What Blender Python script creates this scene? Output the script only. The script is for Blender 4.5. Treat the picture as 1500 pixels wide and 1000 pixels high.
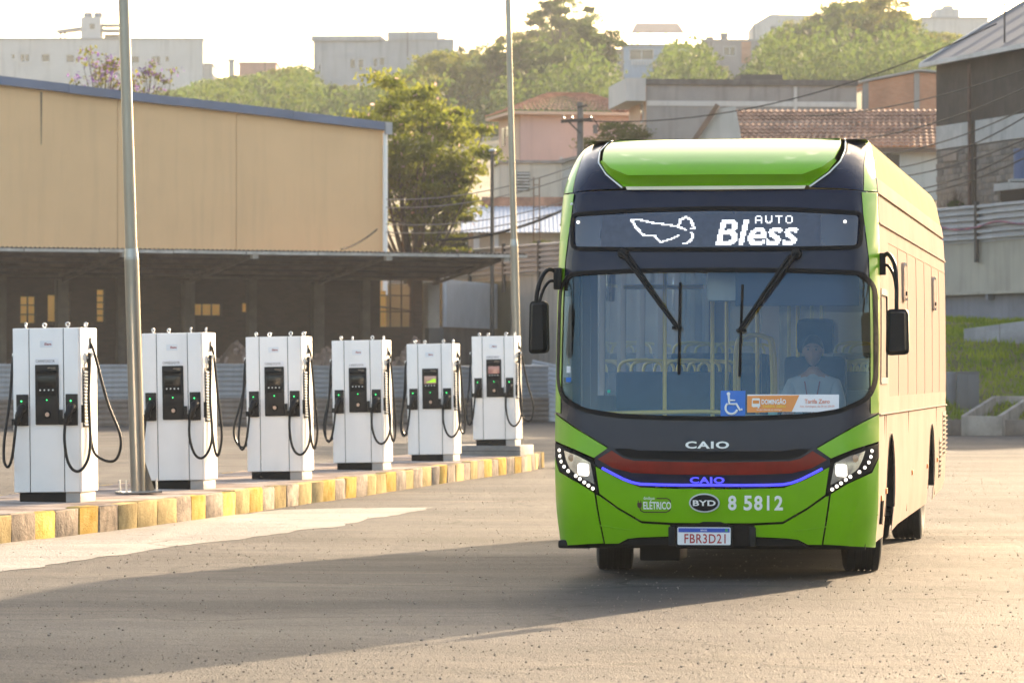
import bpy, bmesh, math, random
from mathutils import Vector, Matrix, Euler, noise as mnoise
R = math.radians
random.seed(7)
scene = bpy.context.scene
for o in list(bpy.data.objects):
    bpy.data.objects.remove(o)
C = scene.collection

# ------------------------------------------------------------ camera
FPX, HORIZ, CAMZ = 6250.0, 551.0, 1.56          # focal length and horizon in photo pixels (1500 wide), eye height in m
cam_d = bpy.data.cameras.new('camera'); cam = bpy.data.objects.new('camera', cam_d); C.objects.link(cam)
cam.location = (0, 0, CAMZ)
cam.rotation_euler = (R(90) + math.atan((HORIZ - 500) / FPX), 0, 0)
cam_d.sensor_width = 36.0; cam_d.lens = 36.0 * FPX / 1500
cam_d.clip_start = 0.5; cam_d.clip_end = 6000
cam_d.dof.use_dof = True; cam_d.dof.focus_distance = 34.0; cam_d.dof.aperture_fstop = 7.0
scene.camera = cam

# ------------------------------------------------------------ world, sun, exposure
SUN_AZ, SUN_EL = R(24), R(14.5)                   # azimuth to the right of the view axis, elevation
world = bpy.data.worlds.new('World'); scene.world = world; world.use_nodes = True
wn = world.node_tree.nodes; wl = world.node_tree.links
bg = wn['Background']; sky = wn.new('ShaderNodeTexSky')
sky.sky_type = 'NISHITA'; sky.sun_disc = False
sky.sun_elevation = SUN_EL; sky.sun_rotation = SUN_AZ
sky.air_density = 1.0; sky.dust_density = 3.2; sky.ozone_density = 0.7
wl.new(sky.outputs[0], bg.inputs[0]); bg.inputs[1].default_value = 0.15
sun_d = bpy.data.lights.new('sun', 'SUN'); sun_d.energy = 4.9; sun_d.angle = R(0.6); sun_d.color = (1.0, 0.78, 0.54)
sun = bpy.data.objects.new('sun', sun_d); C.objects.link(sun)
SDIR = Vector((math.sin(SUN_AZ) * math.cos(SUN_EL), math.cos(SUN_AZ) * math.cos(SUN_EL), math.sin(SUN_EL)))
sun.rotation_euler = (-SDIR).to_track_quat('-Z', 'Y').to_euler()
sun.location = (20, 40, 60)
vs = scene.view_settings
vs.view_transform = 'Standard'; vs.look = 'None'; vs.gamma = 1.0; vs.use_curve_mapping = False
vs.exposure = 1.9
HAZE = 0.00022                                   # density of the air haze per metre
vs.use_white_balance = True; vs.white_balance_temperature = 6950; vs.white_balance_tint = 11   # camera set to a warm 'cloudy' balance
scene.render.engine = 'CYCLES'
cy = scene.cycles
cy.use_denoising = True
try: cy.denoiser = 'OPENIMAGEDENOISE'
except Exception: pass
cy.max_bounces = 8; cy.diffuse_bounces = 3; cy.glossy_bounces = 3; cy.transmission_bounces = 6
cy.transparent_max_bounces = 12; cy.volume_bounces = 1
cy.caustics_reflective = False; cy.caustics_refractive = False
cy.sample_clamp_indirect = 6.0
cy.use_adaptive_sampling = True; cy.adaptive_threshold = 0.02

def at(px, py, Y):
    """A point seen at photo pixel (px, py), standing Y metres down the view axis."""
    return Vector(((px - 750) / FPX * Y, Y, CAMZ + (HORIZ - py) / FPX * Y))

# ------------------------------------------------------------ materials
MATS = {}
def mat(name, col, rough=0.6, metal=0.0, var=0.12, vscale=2.0, bump=0.0, bscale=30.0, coat=0.0, spec=0.5,
        col2=None, streak=0.0, emit=None, estr=1.0, trans=0.0, detail=4.0):
    """Procedural principled material: base colour with two octaves of uneven tone, optional second colour in patches,
    vertical dirt streaks, fine bump."""
    if name in MATS: return MATS[name]
    m = bpy.data.materials.new(name); m.use_nodes = True; MATS[name] = m
    nt = m.node_tree; n = nt.nodes; l = nt.links
    p = n['Principled BSDF']
    p.inputs['Roughness'].default_value = rough; p.inputs['Metallic'].default_value = metal
    p.inputs['Specular IOR Level'].default_value = spec
    if coat: p.inputs['Coat Weight'].default_value = coat; p.inputs['Coat Roughness'].default_value = 0.03
    tc = n.new('ShaderNodeTexCoord'); oi = n.new('ShaderNodeObjectInfo')
    off = n.new('ShaderNodeVectorMath'); off.operation = 'SCALE'; off.inputs[0].default_value = (17, 31, 23)
    l.new(oi.outputs['Random'], off.inputs[3])
    add = n.new('ShaderNodeVectorMath'); l.new(tc.outputs['Object'], add.inputs[0]); l.new(off.outputs[0], add.inputs[1])
    vec = add.outputs[0]
    nz = n.new('ShaderNodeTexNoise'); nz.inputs['Scale'].default_value = vscale; nz.inputs['Detail'].default_value = detail
    nz.inputs['Roughness'].default_value = 0.65
    l.new(vec, nz.inputs['Vector'])
    mix = n.new('ShaderNodeMix'); mix.data_type = 'RGBA'
    a = (*[max(0, c * (1 - var)) for c in col], 1)
    b = (*[min(1, c * (1 + var)) for c in (col2 or col)], 1)
    mix.inputs[6].default_value = a; mix.inputs[7].default_value = b
    mr = n.new('ShaderNodeMapRange'); mr.inputs[1].default_value = 0.32; mr.inputs[2].default_value = 0.68
    l.new(nz.outputs[0], mr.inputs[0]); l.new(mr.outputs[0], mix.inputs[0])
    out = mix.outputs[2]
    if streak:
        mp = n.new('ShaderNodeMapping'); mp.inputs['Scale'].default_value = (2.2, 2.2, 0.16); l.new(vec, mp.inputs[0])
        n2 = n.new('ShaderNodeTexNoise'); n2.inputs['Scale'].default_value = 1.6; n2.inputs['Detail'].default_value = 5
        l.new(mp.outputs[0], n2.inputs['Vector'])
        r2 = n.new('ShaderNodeMapRange'); r2.inputs[1].default_value = 0.5; r2.inputs[2].default_value = 0.75
        r2.inputs[4].default_value = streak
        l.new(n2.outputs[0], r2.inputs[0])
        m2 = n.new('ShaderNodeMix'); m2.data_type = 'RGBA'; m2.inputs[7].default_value = (*[c * 0.35 for c in col], 1)
        l.new(r2.outputs[0], m2.inputs[0]); l.new(out, m2.inputs[6]); out = m2.outputs[2]
    l.new(out, p.inputs['Base Color'])
    if bump:
        nb = n.new('ShaderNodeTexNoise'); nb.inputs['Scale'].default_value = bscale; nb.inputs['Detail'].default_value = 3
        l.new(vec, nb.inputs['Vector'])
        bp = n.new('ShaderNodeBump'); bp.inputs['Strength'].default_value = bump; bp.inputs['Distance'].default_value = 0.02
        l.new(nb.outputs[0], bp.inputs['Height']); l.new(bp.outputs[0], p.inputs['Normal'])
    if emit:
        p.inputs['Emission Color'].default_value = (*emit, 1); p.inputs['Emission Strength'].default_value = estr
    return m

def leaf_mat(name, col, col2, trans=0.5):
    if name in MATS: return MATS[name]
    m = bpy.data.materials.new(name); m.use_nodes = True; MATS[name] = m
    nt = m.node_tree; n = nt.nodes; l = nt.links; n.clear()
    tc = n.new('ShaderNodeTexCoord'); oi = n.new('ShaderNodeObjectInfo')
    nz = n.new('ShaderNodeTexNoise'); nz.inputs['Scale'].default_value = 1.3; nz.inputs['Detail'].default_value = 6
    l.new(tc.outputs['Object'], nz.inputs['Vector'])
    mr = n.new('ShaderNodeMapRange'); mr.inputs[1].default_value = 0.35; mr.inputs[2].default_value = 0.65
    l.new(nz.outputs[0], mr.inputs[0])
    mx = n.new('ShaderNodeMix'); mx.data_type = 'RGBA'; mx.inputs[6].default_value = (*col, 1); mx.inputs[7].default_value = (*col2, 1)
    l.new(mr.outputs[0], mx.inputs[0])
    hs = n.new('ShaderNodeHueSaturation'); hv = n.new('ShaderNodeMapRange'); hv.inputs[3].default_value = 0.8; hv.inputs[4].default_value = 1.25
    l.new(oi.outputs['Random'], hv.inputs[0]); l.new(hv.outputs[0], hs.inputs['Value']); l.new(mx.outputs[2], hs.inputs['Color'])
    d = n.new('ShaderNodeBsdfPrincipled'); d.inputs['Roughness'].default_value = 0.7; d.inputs['Specular IOR Level'].default_value = 0.06; l.new(hs.outputs[0], d.inputs['Base Color'])
    t = n.new('ShaderNodeBsdfTranslucent'); l.new(hs.outputs[0], t.inputs['Color'])
    ms = n.new('ShaderNodeMixShader'); ms.inputs[0].default_value = trans
    l.new(d.outputs[0], ms.inputs[1]); l.new(t.outputs[0], ms.inputs[2])
    o = n.new('ShaderNodeOutputMaterial'); l.new(ms.outputs[0], o.inputs[0])
    return m

def glass_mat(name, tint=(0.8, 0.86, 0.86), rough=0.0, ior=1.5, boost=1.0, painted_refl=None, gcol=(1, 1, 1)):
    """Thin sheet glass: clear tinted body with a Fresnel mirror on top."""
    if name in MATS: return MATS[name]
    m = bpy.data.materials.new(name); m.use_nodes = True; MATS[name] = m
    nt = m.node_tree; n = nt.nodes; l = nt.links; n.clear()
    fr = n.new('ShaderNodeFresnel'); fr.inputs[0].default_value = ior
    mu = n.new('ShaderNodeMath'); mu.operation = 'MULTIPLY'; mu.inputs[1].default_value = boost; mu.use_clamp = True
    l.new(fr.outputs[0], mu.inputs[0])
    t = n.new('ShaderNodeBsdfTransparent'); t.inputs[0].default_value = (*tint, 1)
    if painted_refl:                                     # bright reflection painted over the pane as a diffuse layer
        d = n.new('ShaderNodeBsdfDiffuse'); d.inputs[0].default_value = (*painted_refl[:3], 1); mf = n.new('ShaderNodeMixShader'); mf.inputs[0].default_value = painted_refl[3]
        l.new(t.outputs[0], mf.inputs[1]); l.new(d.outputs[0], mf.inputs[2]); t = mf
    g = n.new('ShaderNodeBsdfGlossy'); g.inputs['Roughness'].default_value = rough; g.inputs[0].default_value = (*gcol, 1)
    ms = n.new('ShaderNodeMixShader'); l.new(mu.outputs[0], ms.inputs[0]); l.new(t.outputs[0], ms.inputs[1]); l.new(g.outputs[0], ms.inputs[2])
    o = n.new('ShaderNodeOutputMaterial'); l.new(ms.outputs[0], o.inputs[0])
    return m

# ------------------------------------------------------------ mesh helpers
class MB:
    def __init__(s): s.v = []; s.f = []
    def add(s, vs, fs):
        b = len(s.v); s.v += [tuple(v) for v in vs]; s.f += [tuple(i + b for i in f) for f in fs]; return s
    def box(s, x0, x1, y0, y1, z0, z1):
        return s.add([(x0,y0,z0),(x1,y0,z0),(x1,y1,z0),(x0,y1,z0),(x0,y0,z1),(x1,y0,z1),(x1,y1,z1),(x0,y1,z1)],
                     [(0,3,2,1),(4,5,6,7),(0,1,5,4),(1,2,6,5),(2,3,7,6),(3,0,4,7)])
    def bar(s, a, b, w, h=None, up=(0, 0, 1)):
        a = Vector(a); b = Vector(b); h = h or w
        t = (b - a).normalized(); u = Vector(up)
        if abs(t.dot(u)) > 0.98: u = Vector((0, 1, 0))
        x = t.cross(u).normalized() * (w / 2); y = x.cross(t).normalized() * (h / 2)
        vs = [p + sx * x + sy * y for p in (a, b) for sx, sy in ((-1,-1),(1,-1),(1,1),(-1,1))]
        return s.add(vs, [(0,1,2,3),(7,6,5,4),(0,4,5,1),(1,5,6,2),(2,6,7,3),(3,7,4,0)])
    def tube(s, pts, r, seg=8, caps=True):
        pts = [Vector(p) for p in pts]; n = len(pts)
        rs = r if isinstance(r, (list, tuple)) else [r] * n
        t0 = (pts[1] - pts[0]).normalized()
        u = Vector((0, 0, 1)) if abs(t0.z) < 0.9 else Vector((1, 0, 0))
        x = t0.cross(u).normalized(); vs = []
        for i, p in enumerate(pts):
            t = (pts[min(i + 1, n - 1)] - pts[max(i - 1, 0)]).normalized()
            x = (x - t * x.dot(t)).normalized(); y = t.cross(x)
            for k in range(seg):
                a = 2 * math.pi * k / seg
                vs.append(p + (x * math.cos(a) + y * math.sin(a)) * rs[i])
        fs = [(i*seg+k, i*seg+(k+1) % seg, (i+1)*seg+(k+1) % seg, (i+1)*seg+k) for i in range(n-1) for k in range(seg)]
        if caps: fs += [tuple(range(seg))[::-1], tuple(range((n-1)*seg, n*seg))]
        return s.add(vs, fs)
    def cyl(s, a, b, r, r2=None, seg=16): return s.tube([a, b], [r, r if r2 is None else r2], seg)
    def lathe(s, prof, axis='z', seg=20, loc=(0, 0, 0)):
        vs = []; n = len(prof)
        for r, h in prof:
            for k in range(seg):
                a = 2 * math.pi * k / seg; c, d = r * math.cos(a), r * math.sin(a)
                p = {'z': (c, d, h), 'y': (c, h, d), 'x': (h, c, d)}[axis]
                vs.append((p[0] + loc[0], p[1] + loc[1], p[2] + loc[2]))
        fs = [(i*seg+k, i*seg+(k+1) % seg, (i+1)*seg+(k+1) % seg, (i+1)*seg+k) for i in range(n-1) for k in range(seg)]
        return s.add(vs, fs)
    def prism(s, poly, axis, a, b):
        """poly: 2-D outline; axis 'x','y','z' is the extrusion direction from a to b."""
        def p3(p, h): return {'x': (h, p[0], p[1]), 'y': (p[0], h, p[1]), 'z': (p[0], p[1], h)}[axis]
        n = len(poly)
        vs = [p3(p, a) for p in poly] + [p3(p, b) for p in poly]
        return s.add(vs, [tuple(range(n))[::-1], tuple(range(n, 2*n))] + [(i, (i+1) % n, n+(i+1) % n, n+i) for i in range(n)])
    def grid(s, fn, nu, nv):
        vs = [fn(i / nu, j / nv) for j in range(nv + 1) for i in range(nu + 1)]
        w = nu + 1
        return s.add(vs, [(j*w+i, j*w+i+1, (j+1)*w+i+1, (j+1)*w+i) for j in range(nv) for i in range(nu)])
    def xf(s, M):
        s.v = [tuple(M @ Vector(v)) for v in s.v]; return s
    def mesh(s, name, m, smooth=None, bevel=0.0, fixn=True):
        me = bpy.data.meshes.new(name); me.from_pydata(s.v, [], s.f)
        if fixn or bevel:
            bm = bmesh.new(); bm.from_mesh(me)
            if bevel:
                bmesh.ops.remove_doubles(bm, verts=bm.verts, dist=1e-5)
                bmesh.ops.recalc_face_normals(bm, faces=bm.faces)
                ed = [e for e in bm.edges if len(e.link_faces) == 2 and e.calc_face_angle(0) > 0.6]
                if ed: bmesh.ops.bevel(bm, geom=ed, offset=bevel, segments=2, profile=0.6, affect='EDGES', clamp_overlap=True)
            else: bmesh.ops.recalc_face_normals(bm, faces=bm.faces)
            bm.to_mesh(me); bm.free()
        ms = m if isinstance(m, (list, tuple)) else [m]
        for q in ms: me.materials.append(q)
        if smooth is not None:
            me.shade_smooth(); me.set_sharp_from_angle(angle=R(smooth))
        elif bevel:
            me.shade_smooth(); me.set_sharp_from_angle(angle=R(40))
        return me
    def build(s, name, m, parent=None, **k):
        return link(name, s.mesh(name, m, **k), parent)

def link(name, me, parent=None, loc=None, rot=None, scale=None):
    o = bpy.data.objects.new(name, me); C.objects.link(o)
    if parent is not None: o.parent = parent
    if loc is not None: o.location = loc
    if rot is not None: o.rotation_euler = rot
    if scale is not None: o.scale = scale
    return o
def tag(o, label=None, cat=None, group=None, kind=None):
    for k, v in (('label', label), ('category', cat), ('group', group), ('kind', kind)):
        if v is not None: o[k] = v
    return o
def thing(name, label, cat, loc=(0, 0, 0), rz=0, group=None):
    o = bpy.data.objects.new(name, None); C.objects.link(o); o.empty_display_size = 0.3
    o.location = loc; o.rotation_euler = (0, 0, rz)
    return tag(o, label, cat, group)
def part_stuff(o): o['kind'] = 'stuff'; return o
def copy_tree(o, parent=None):
    c = o.copy(); C.objects.link(c); c.parent = parent
    for ch in list(o.children): copy_tree(ch, c)
    return c
def catmull(pts, n=8):
    P = [Vector(p) for p in pts]; P = [2 * P[0] - P[1]] + P + [2 * P[-1] - P[-2]]; out = []
    for i in range(1, len(P) - 2):
        a, b, c, d = P[i-1:i+3]
        for k in range(n):
            t = k / n
            out.append(0.5 * ((2*b) + (c-a)*t + (2*a-5*b+4*c-d)*t*t + (3*b-a-3*c+d)*t**3))
    return out + [P[-2]]
def interp(x, xs, ys):
    if x <= xs[0]: return ys[0]
    for i in range(len(xs) - 1):
        if x <= xs[i+1]:
            t = (x - xs[i]) / (xs[i+1] - xs[i]); return ys[i] + (ys[i+1] - ys[i]) * t
    return ys[-1]
def smooth_interp(x, xs, ys):
    if x <= xs[0]: return ys[0]
    if x >= xs[-1]: return ys[-1]
    n = len(xs)
    def sl(i):
        if i == 0: return (ys[1]-ys[0])/(xs[1]-xs[0])
        if i == n-1: return (ys[-1]-ys[-2])/(xs[-1]-xs[-2])
        return (ys[i+1]-ys[i-1])/(xs[i+1]-xs[i-1])
    for i in range(n - 1):
        if x <= xs[i+1]:
            h = xs[i+1]-xs[i]; t = (x-xs[i])/h
            return (2*t**3-3*t*t+1)*ys[i]+(t**3-2*t*t+t)*h*sl(i)+(-2*t**3+3*t*t)*ys[i+1]+(t**3-t*t)*h*sl(i+1)

def text_tris(txt, size=1.0, bold=0.0, shear=0.0, spacing=1.0):
    """Lettering as flat triangles in x,y (baseline at y=0), centred on x=0. Returns verts, tris, width, height."""
    cu = bpy.data.curves.new('t', 'FONT'); cu.body = txt; cu.size = size; cu.offset = bold; cu.shear = shear
    cu.space_character = spacing; cu.align_x = 'CENTER'; cu.resolution_u = 3
    ob = bpy.data.objects.new('t', cu); C.objects.link(ob)
    dg = bpy.context.evaluated_depsgraph_get(); dg.update()
    me = ob.evaluated_get(dg).to_mesh(); me.calc_loop_triangles()
    V = [v.co.copy() for v in me.vertices]; T = [tuple(t.vertices) for t in me.loop_triangles]
    ob.evaluated_get(dg).to_mesh_clear(); bpy.data.objects.remove(ob); bpy.data.curves.remove(cu)
    xs = [v.x for v in V]; ys = [v.y for v in V]; cx = (min(xs) + max(xs)) / 2
    for v in V: v.x -= cx
    return V, T, max(xs) - min(xs), max(ys)
def text_mb(txt, width, height, fn, bold=0.0, shear=0.0, spacing=1.0, w_only=False):
    """Lettering scaled to width x height, laid on a surface by fn(x, z) -> point (z up from the baseline)."""
    V, T, w, h = text_tris(txt, 1.0, bold, shear, spacing)
    sx = width / w; sz = height / h
    mb = MB(); mb.add([fn(v.x * sx, v.y * sz) for v in V], T); return mb
# ============================================================ SETTING
def asphalt_mat(name, c1, c2, c3, gscale=1.0, spec=0.1):
    m = bpy.data.materials.new(name); m.use_nodes = True
    nt = m.node_tree; n = nt.nodes; l = nt.links; p = n['Principled BSDF']
    tc = n.new('ShaderNodeTexCoord')
    def noise(sc, det, rough=0.6, vec=None):
        q = n.new('ShaderNodeTexNoise'); q.inputs['Scale'].default_value = sc; q.inputs['Detail'].default_value = det
        q.inputs['Roughness'].default_value = rough; l.new(vec or tc.outputs['Object'], q.inputs['Vector']); return q.outputs[0]
    def rng(x, a, b, lo=0, hi=1):
        q = n.new('ShaderNodeMapRange'); q.inputs[1].default_value = a; q.inputs[2].default_value = b
        q.inputs[3].default_value = lo; q.inputs[4].default_value = hi; l.new(x, q.inputs[0]); return q.outputs[0]
    def mix(f, a, b):
        q = n.new('ShaderNodeMix'); q.data_type = 'RGBA'; l.new(f, q.inputs[0])
        for i, s in ((6, a), (7, b)):
            if isinstance(s, tuple): q.inputs[i].default_value = (*s, 1)
            else: l.new(s, q.inputs[i])
        return q.outputs[2]
    # worn tyre lanes and pours run along the yard: stretched noise
    mp = n.new('ShaderNodeMapping'); mp.inputs['Rotation'].default_value = (0, 0, R(8)); mp.inputs['Scale'].default_value = (0.9, 0.16, 1)
    l.new(tc.outputs['Object'], mp.inputs[0])
    mp2 = n.new('ShaderNodeMapping'); mp2.inputs['Rotation'].default_value = (0, 0, R(-4)); mp2.inputs['Scale'].default_value = (0.12, 0.55, 1)
    l.new(tc.outputs['Object'], mp2.inputs[0])
    big = rng(noise(0.55, 5, 0.6, mp2.outputs[0]), 0.34, 0.66)
    lanes = rng(noise(0.8, 4, 0.6, mp.outputs[0]), 0.42, 0.62)
    c = mix(big, c1, c2)
    c = mix(rng(noise(0.9, 6, 0.65, mp2.outputs[0]), 0.52, 0.66, 0, 0.75), c, c3)
    c = mix(rng(lanes, 0, 1, 0, 0.35), c, tuple(x * 0.6 for x in c1))
    fine = noise(38 * gscale, 2, 0.7)
    c = mix(rng(fine, 0.35, 0.75, 0, 0.55), c, tuple(x * 0.42 for x in c1))
    vo = n.new('ShaderNodeTexVoronoi'); vo.inputs['Scale'].default_value = 75 * gscale; l.new(tc.outputs['Object'], vo.inputs['Vector'])
    c = mix(rng(vo.outputs['Color'], 0.72, 0.95, 0, 0.5), c, tuple(min(1, x * 1.7) for x in c2))
    # wandering hairline cracks, filled with dirt
    vw = n.new('ShaderNodeVectorMath'); vw.operation = 'SCALE'; vw.inputs[3].default_value = 1.1
    nc = n.new('ShaderNodeTexNoise'); nc.inputs['Scale'].default_value = 0.7; nc.inputs['Detail'].default_value = 5; l.new(tc.outputs['Object'], nc.inputs['Vector'])
    l.new(nc.outputs[1], vw.inputs[0])
    va = n.new('ShaderNodeVectorMath'); l.new(tc.outputs['Object'], va.inputs[0]); l.new(vw.outputs[0], va.inputs[1])
    vc = n.new('ShaderNodeTexVoronoi'); vc.feature = 'DISTANCE_TO_EDGE'; vc.inputs['Scale'].default_value = 0.21; l.new(va.outputs[0], vc.inputs['Vector'])
    crack = rng(vc.outputs['Distance'], 0.0, 0.010, 1, 0)
    c = mix(rng(crack, 0, 1, 0, 0.7), c, tuple(x * 0.3 for x in c1))
    c = mix(rng(noise(1.4, 6, 0.65, mp2.outputs[0]), 0.50, 0.62, 0, 0.5), c, tuple(x * 0.72 for x in c1))
    c = mix(rng(noise(0.16, 4, 0.6), 0.49, 0.60, 0, 0.7), c, tuple(x * 0.8 for x in c1))     # old gravelly pours
    # oil drips, patched pours and dusty tyre tracks
    c = mix(rng(noise(1.5, 3, 0.5), 0.66, 0.72, 0, 0.55), c, tuple(x * 0.45 for x in c1))
    mp3 = n.new('ShaderNodeMapping'); mp3.inputs['Rotation'].default_value = (0, 0, R(-16)); mp3.inputs['Scale'].default_value = (1.5, 0.05, 1); l.new(tc.outputs['Object'], mp3.inputs[0])
    c = mix(rng(noise(1.0, 2, 0.5, mp3.outputs[0]), 0.58, 0.70, 0, 0.16), c, tuple(min(1, x * 1.2) for x in c3))
    l.new(c, p.inputs['Base Color'])
    l.new(rng(big, 0, 1, 0.78, 0.62), p.inputs['Roughness']); p.inputs['Specular IOR Level'].default_value = spec
    h1 = n.new('ShaderNodeBump'); h1.inputs['Strength'].default_value = 0.55; h1.inputs['Distance'].default_value = 0.016
    l.new(vo.outputs['Distance'], h1.inputs['Height'])
    h2 = n.new('ShaderNodeBump'); h2.inputs['Strength'].default_value = 0.7; h2.inputs['Distance'].default_value = 0.06
    l.new(noise(2.2, 6, 0.7), h2.inputs['Height']); l.new(h1.outputs[0], h2.inputs['Normal']); l.new(h2.outputs[0], p.inputs['Normal'])
    return m

M_ASPH = asphalt_mat('worn_asphalt', (0.055, 0.053, 0.053), (0.100, 0.092, 0.087), (0.165, 0.142, 0.121))
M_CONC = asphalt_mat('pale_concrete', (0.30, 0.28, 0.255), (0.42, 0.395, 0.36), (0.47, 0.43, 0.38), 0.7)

# ---- yard: one sheet to the horizon, finer and slightly uneven near the camera
ys = [-60, 0, 8] + [8 + 0.5 * i for i in range(1, 100)] + [60 + 4 * i for i in range(0, 25)] + [200, 400, 900, 3000]
xs = [-3000, -400, -80, -40] + [-20 + 0.8 * i for i in range(0, 51)] + [40, 80, 400, 3000]
ys = sorted(set(ys)); mb = MB(); W = len(xs)
def ground_z(x, y):
    if abs(x) > 19 or y < 9 or y > 110: return 0.0
    return 0.012 * mnoise.noise(Vector((x * 0.35, y * 0.22, 3.1))) + 0.006 * mnoise.noise(Vector((x * 1.1, y * 0.8, 9.1)))
for y in ys:
    for x in xs: mb.v.append((x, y, ground_z(x, y)))
for j in range(len(ys) - 1):
    for i in range(W - 1): mb.f.append((j*W+i, j*W+i+1, (j+1)*W+i+1, (j+1)*W+i))
yard = mb.build('ground', M_ASPH, smooth=180); tag(yard, 'worn sandy grey asphalt of the bus yard', kind='structure')

# ---- island of the chargers: kerb line traced on the ground, curving to the right as it recedes
KERB = [(-9.6, 20.0), (-7.55, 28.0), (-6.05, 34.5), (-4.78, 39.9), (-3.86, 44.5), (-3.08, 48.9), (-2.16, 54.6), (-1.12, 61.7), (-0.36, 66.6), (0.20, 70.0), (0.48, 73.0)]
kline = catmull([(x, y, 0) for x, y in KERB], 40)
def at_len(poly, s):
    for a, b in zip(poly, poly[1:]):
        d = (b - a).length
        if s <= d: return a + (b - a) * (s / d), (b - a).normalized()
        s -= d
    return poly[-1], (poly[-1] - poly[-2]).normalized()
KLEN = sum((b - a).length for a, b in zip(kline, kline[1:]))
KH = 0.26
M_ISL = mat('island_paving', (0.27, 0.205, 0.17), 0.85, spec=0, var=0.4, vscale=1.3, bump=0.5, bscale=25, col2=(0.33, 0.29, 0.26))
mb = MB(); N = 80; IW = 2.1
for i in range(N + 1):
    p, t = at_len(kline, KLEN * i / N); nrm = Vector((-t.y, t.x, 0))
    z = KH - 0.006
    a = p + nrm * 0.10; b = p + nrm * (IW - 0.10)
    mb.v += [(a.x, a.y, 0.0), (a.x, a.y, z), (b.x, b.y, z + 0.015), (b.x, b.y, 0.0)]
for i in range(N):
    k = i * 4
    for j in range(3): mb.f.append((k+j, k+j+1, k+4+j+1, k+4+j))
mb.f += [(0, 1, 2, 3), (N*4+3, N*4+2, N*4+1, N*4)]
island = mb.build('pavement', M_ISL, smooth=40); tag(island, 'raised paved island with yellow and bare kerbstones', kind='structure')
M_KY = mat('kerb_yellow_paint', (0.52, 0.34, 0.09), 0.75, spec=0, var=0.18, vscale=7, bump=0.5, bscale=40, col2=(0.50, 0.36, 0.15), streak=0.25)
M_KG = mat('kerb_bare_stone', (0.29, 0.25, 0.215), 0.85, spec=0, var=0.3, vscale=6, bump=0.6, bscale=35, streak=0.35, col2=(0.36, 0.30, 0.24))
M_KW = mat('kerb_worn_yellow', (0.42, 0.33, 0.18), 0.8, spec=0, var=0.25, vscale=6, bump=0.5, bscale=35, streak=0.3)
stone_meshes = {}
rk = random.Random(5)
def stone_mesh(L, m, var):
    key = (round(L, 2), m.name, var)
    if key not in stone_meshes:
        q = MB().box(0.006, L - 0.008, 0, 0.15, -0.05, KH + 0.004)
        me = q.mesh('kerb_stone', m, bevel=0.018)
        r2 = random.Random(hash((round(L*100), var)) & 255)
        for v in me.vertices:
            v.co.x += r2.uniform(-.006, .006); v.co.y += r2.uniform(-.007, .007); v.co.z += r2.uniform(-.007, .005)
        stone_meshes[key] = me
    return stone_meshes[key]
def lay_kerb(offset, flip, s0):
    s = s0; i = 0
    while s < KLEN - 0.2:
        L = rk.choice((0.62, 0.70, 0.78))
        p, t = at_len(kline, s); q, _ = at_len(kline, min(KLEN, s + L)); t = (q - p).normalized()
        nrm = Vector((-t.y, t.x, 0)); a = math.atan2(t.y, t.x)
        yel = (i % 2 == 0)
        m = (M_KY if rk.random() < 0.62 else M_KW) if yel else (M_KG if rk.random() < 0.85 else M_KW)
        me = stone_mesh(L, m, rk.randint(0, 3))
        pos = p + nrm * offset if not flip else p + (q - p) + nrm * offset
        link('kerb_stone', me, island, (pos.x, pos.y, rk.uniform(-.008, .006)), (rk.uniform(-.02, .02), 0, a + (math.pi if flip else 0) + rk.uniform(-.012, .012)))
        s += L; i += 1
lay_kerb(-0.05, False, 0.1)
lay_kerb(IW + 0.0, True, 13.0)
# end of the island: stones closing it, then a yellow one set apart
p, t = at_len(kline, KLEN); nrm = Vector((-t.y, t.x, 0)); ang = math.atan2(nrm.y, nrm.x)
for i in range(3):
    q = p + nrm * (0.72 * i - 0.02) + t * 0.12
    link('kerb_stone', stone_mesh(0.70, (M_KG, M_KY, M_KG)[i], i), island, (q.x, q.y, 0), (0, 0, ang + math.pi * 0 ))
q = MB().box(0, 0.5, 0, 0.3, 0, 0.27).build('kerb_block', M_KY, bevel=0.03); q.location = (0.74, 72.7, 0); q.rotation_euler = (0, 0, R(-8))
tag(q, 'short yellow kerb block at the far end of the charger island', 'kerb')

# ---- bright concrete apron poured along the kerb
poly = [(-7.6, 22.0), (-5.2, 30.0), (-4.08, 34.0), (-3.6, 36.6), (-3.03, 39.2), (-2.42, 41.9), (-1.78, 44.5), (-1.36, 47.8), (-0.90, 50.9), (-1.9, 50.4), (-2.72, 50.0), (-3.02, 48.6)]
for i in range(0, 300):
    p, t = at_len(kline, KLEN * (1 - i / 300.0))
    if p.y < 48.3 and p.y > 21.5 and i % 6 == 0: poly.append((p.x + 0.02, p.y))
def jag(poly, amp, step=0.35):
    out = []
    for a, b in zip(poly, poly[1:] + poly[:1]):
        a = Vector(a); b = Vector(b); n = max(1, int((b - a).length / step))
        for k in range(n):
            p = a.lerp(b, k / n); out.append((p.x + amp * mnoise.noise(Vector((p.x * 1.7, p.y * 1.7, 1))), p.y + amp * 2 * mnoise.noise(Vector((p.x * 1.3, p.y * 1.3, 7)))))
    return out
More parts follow.
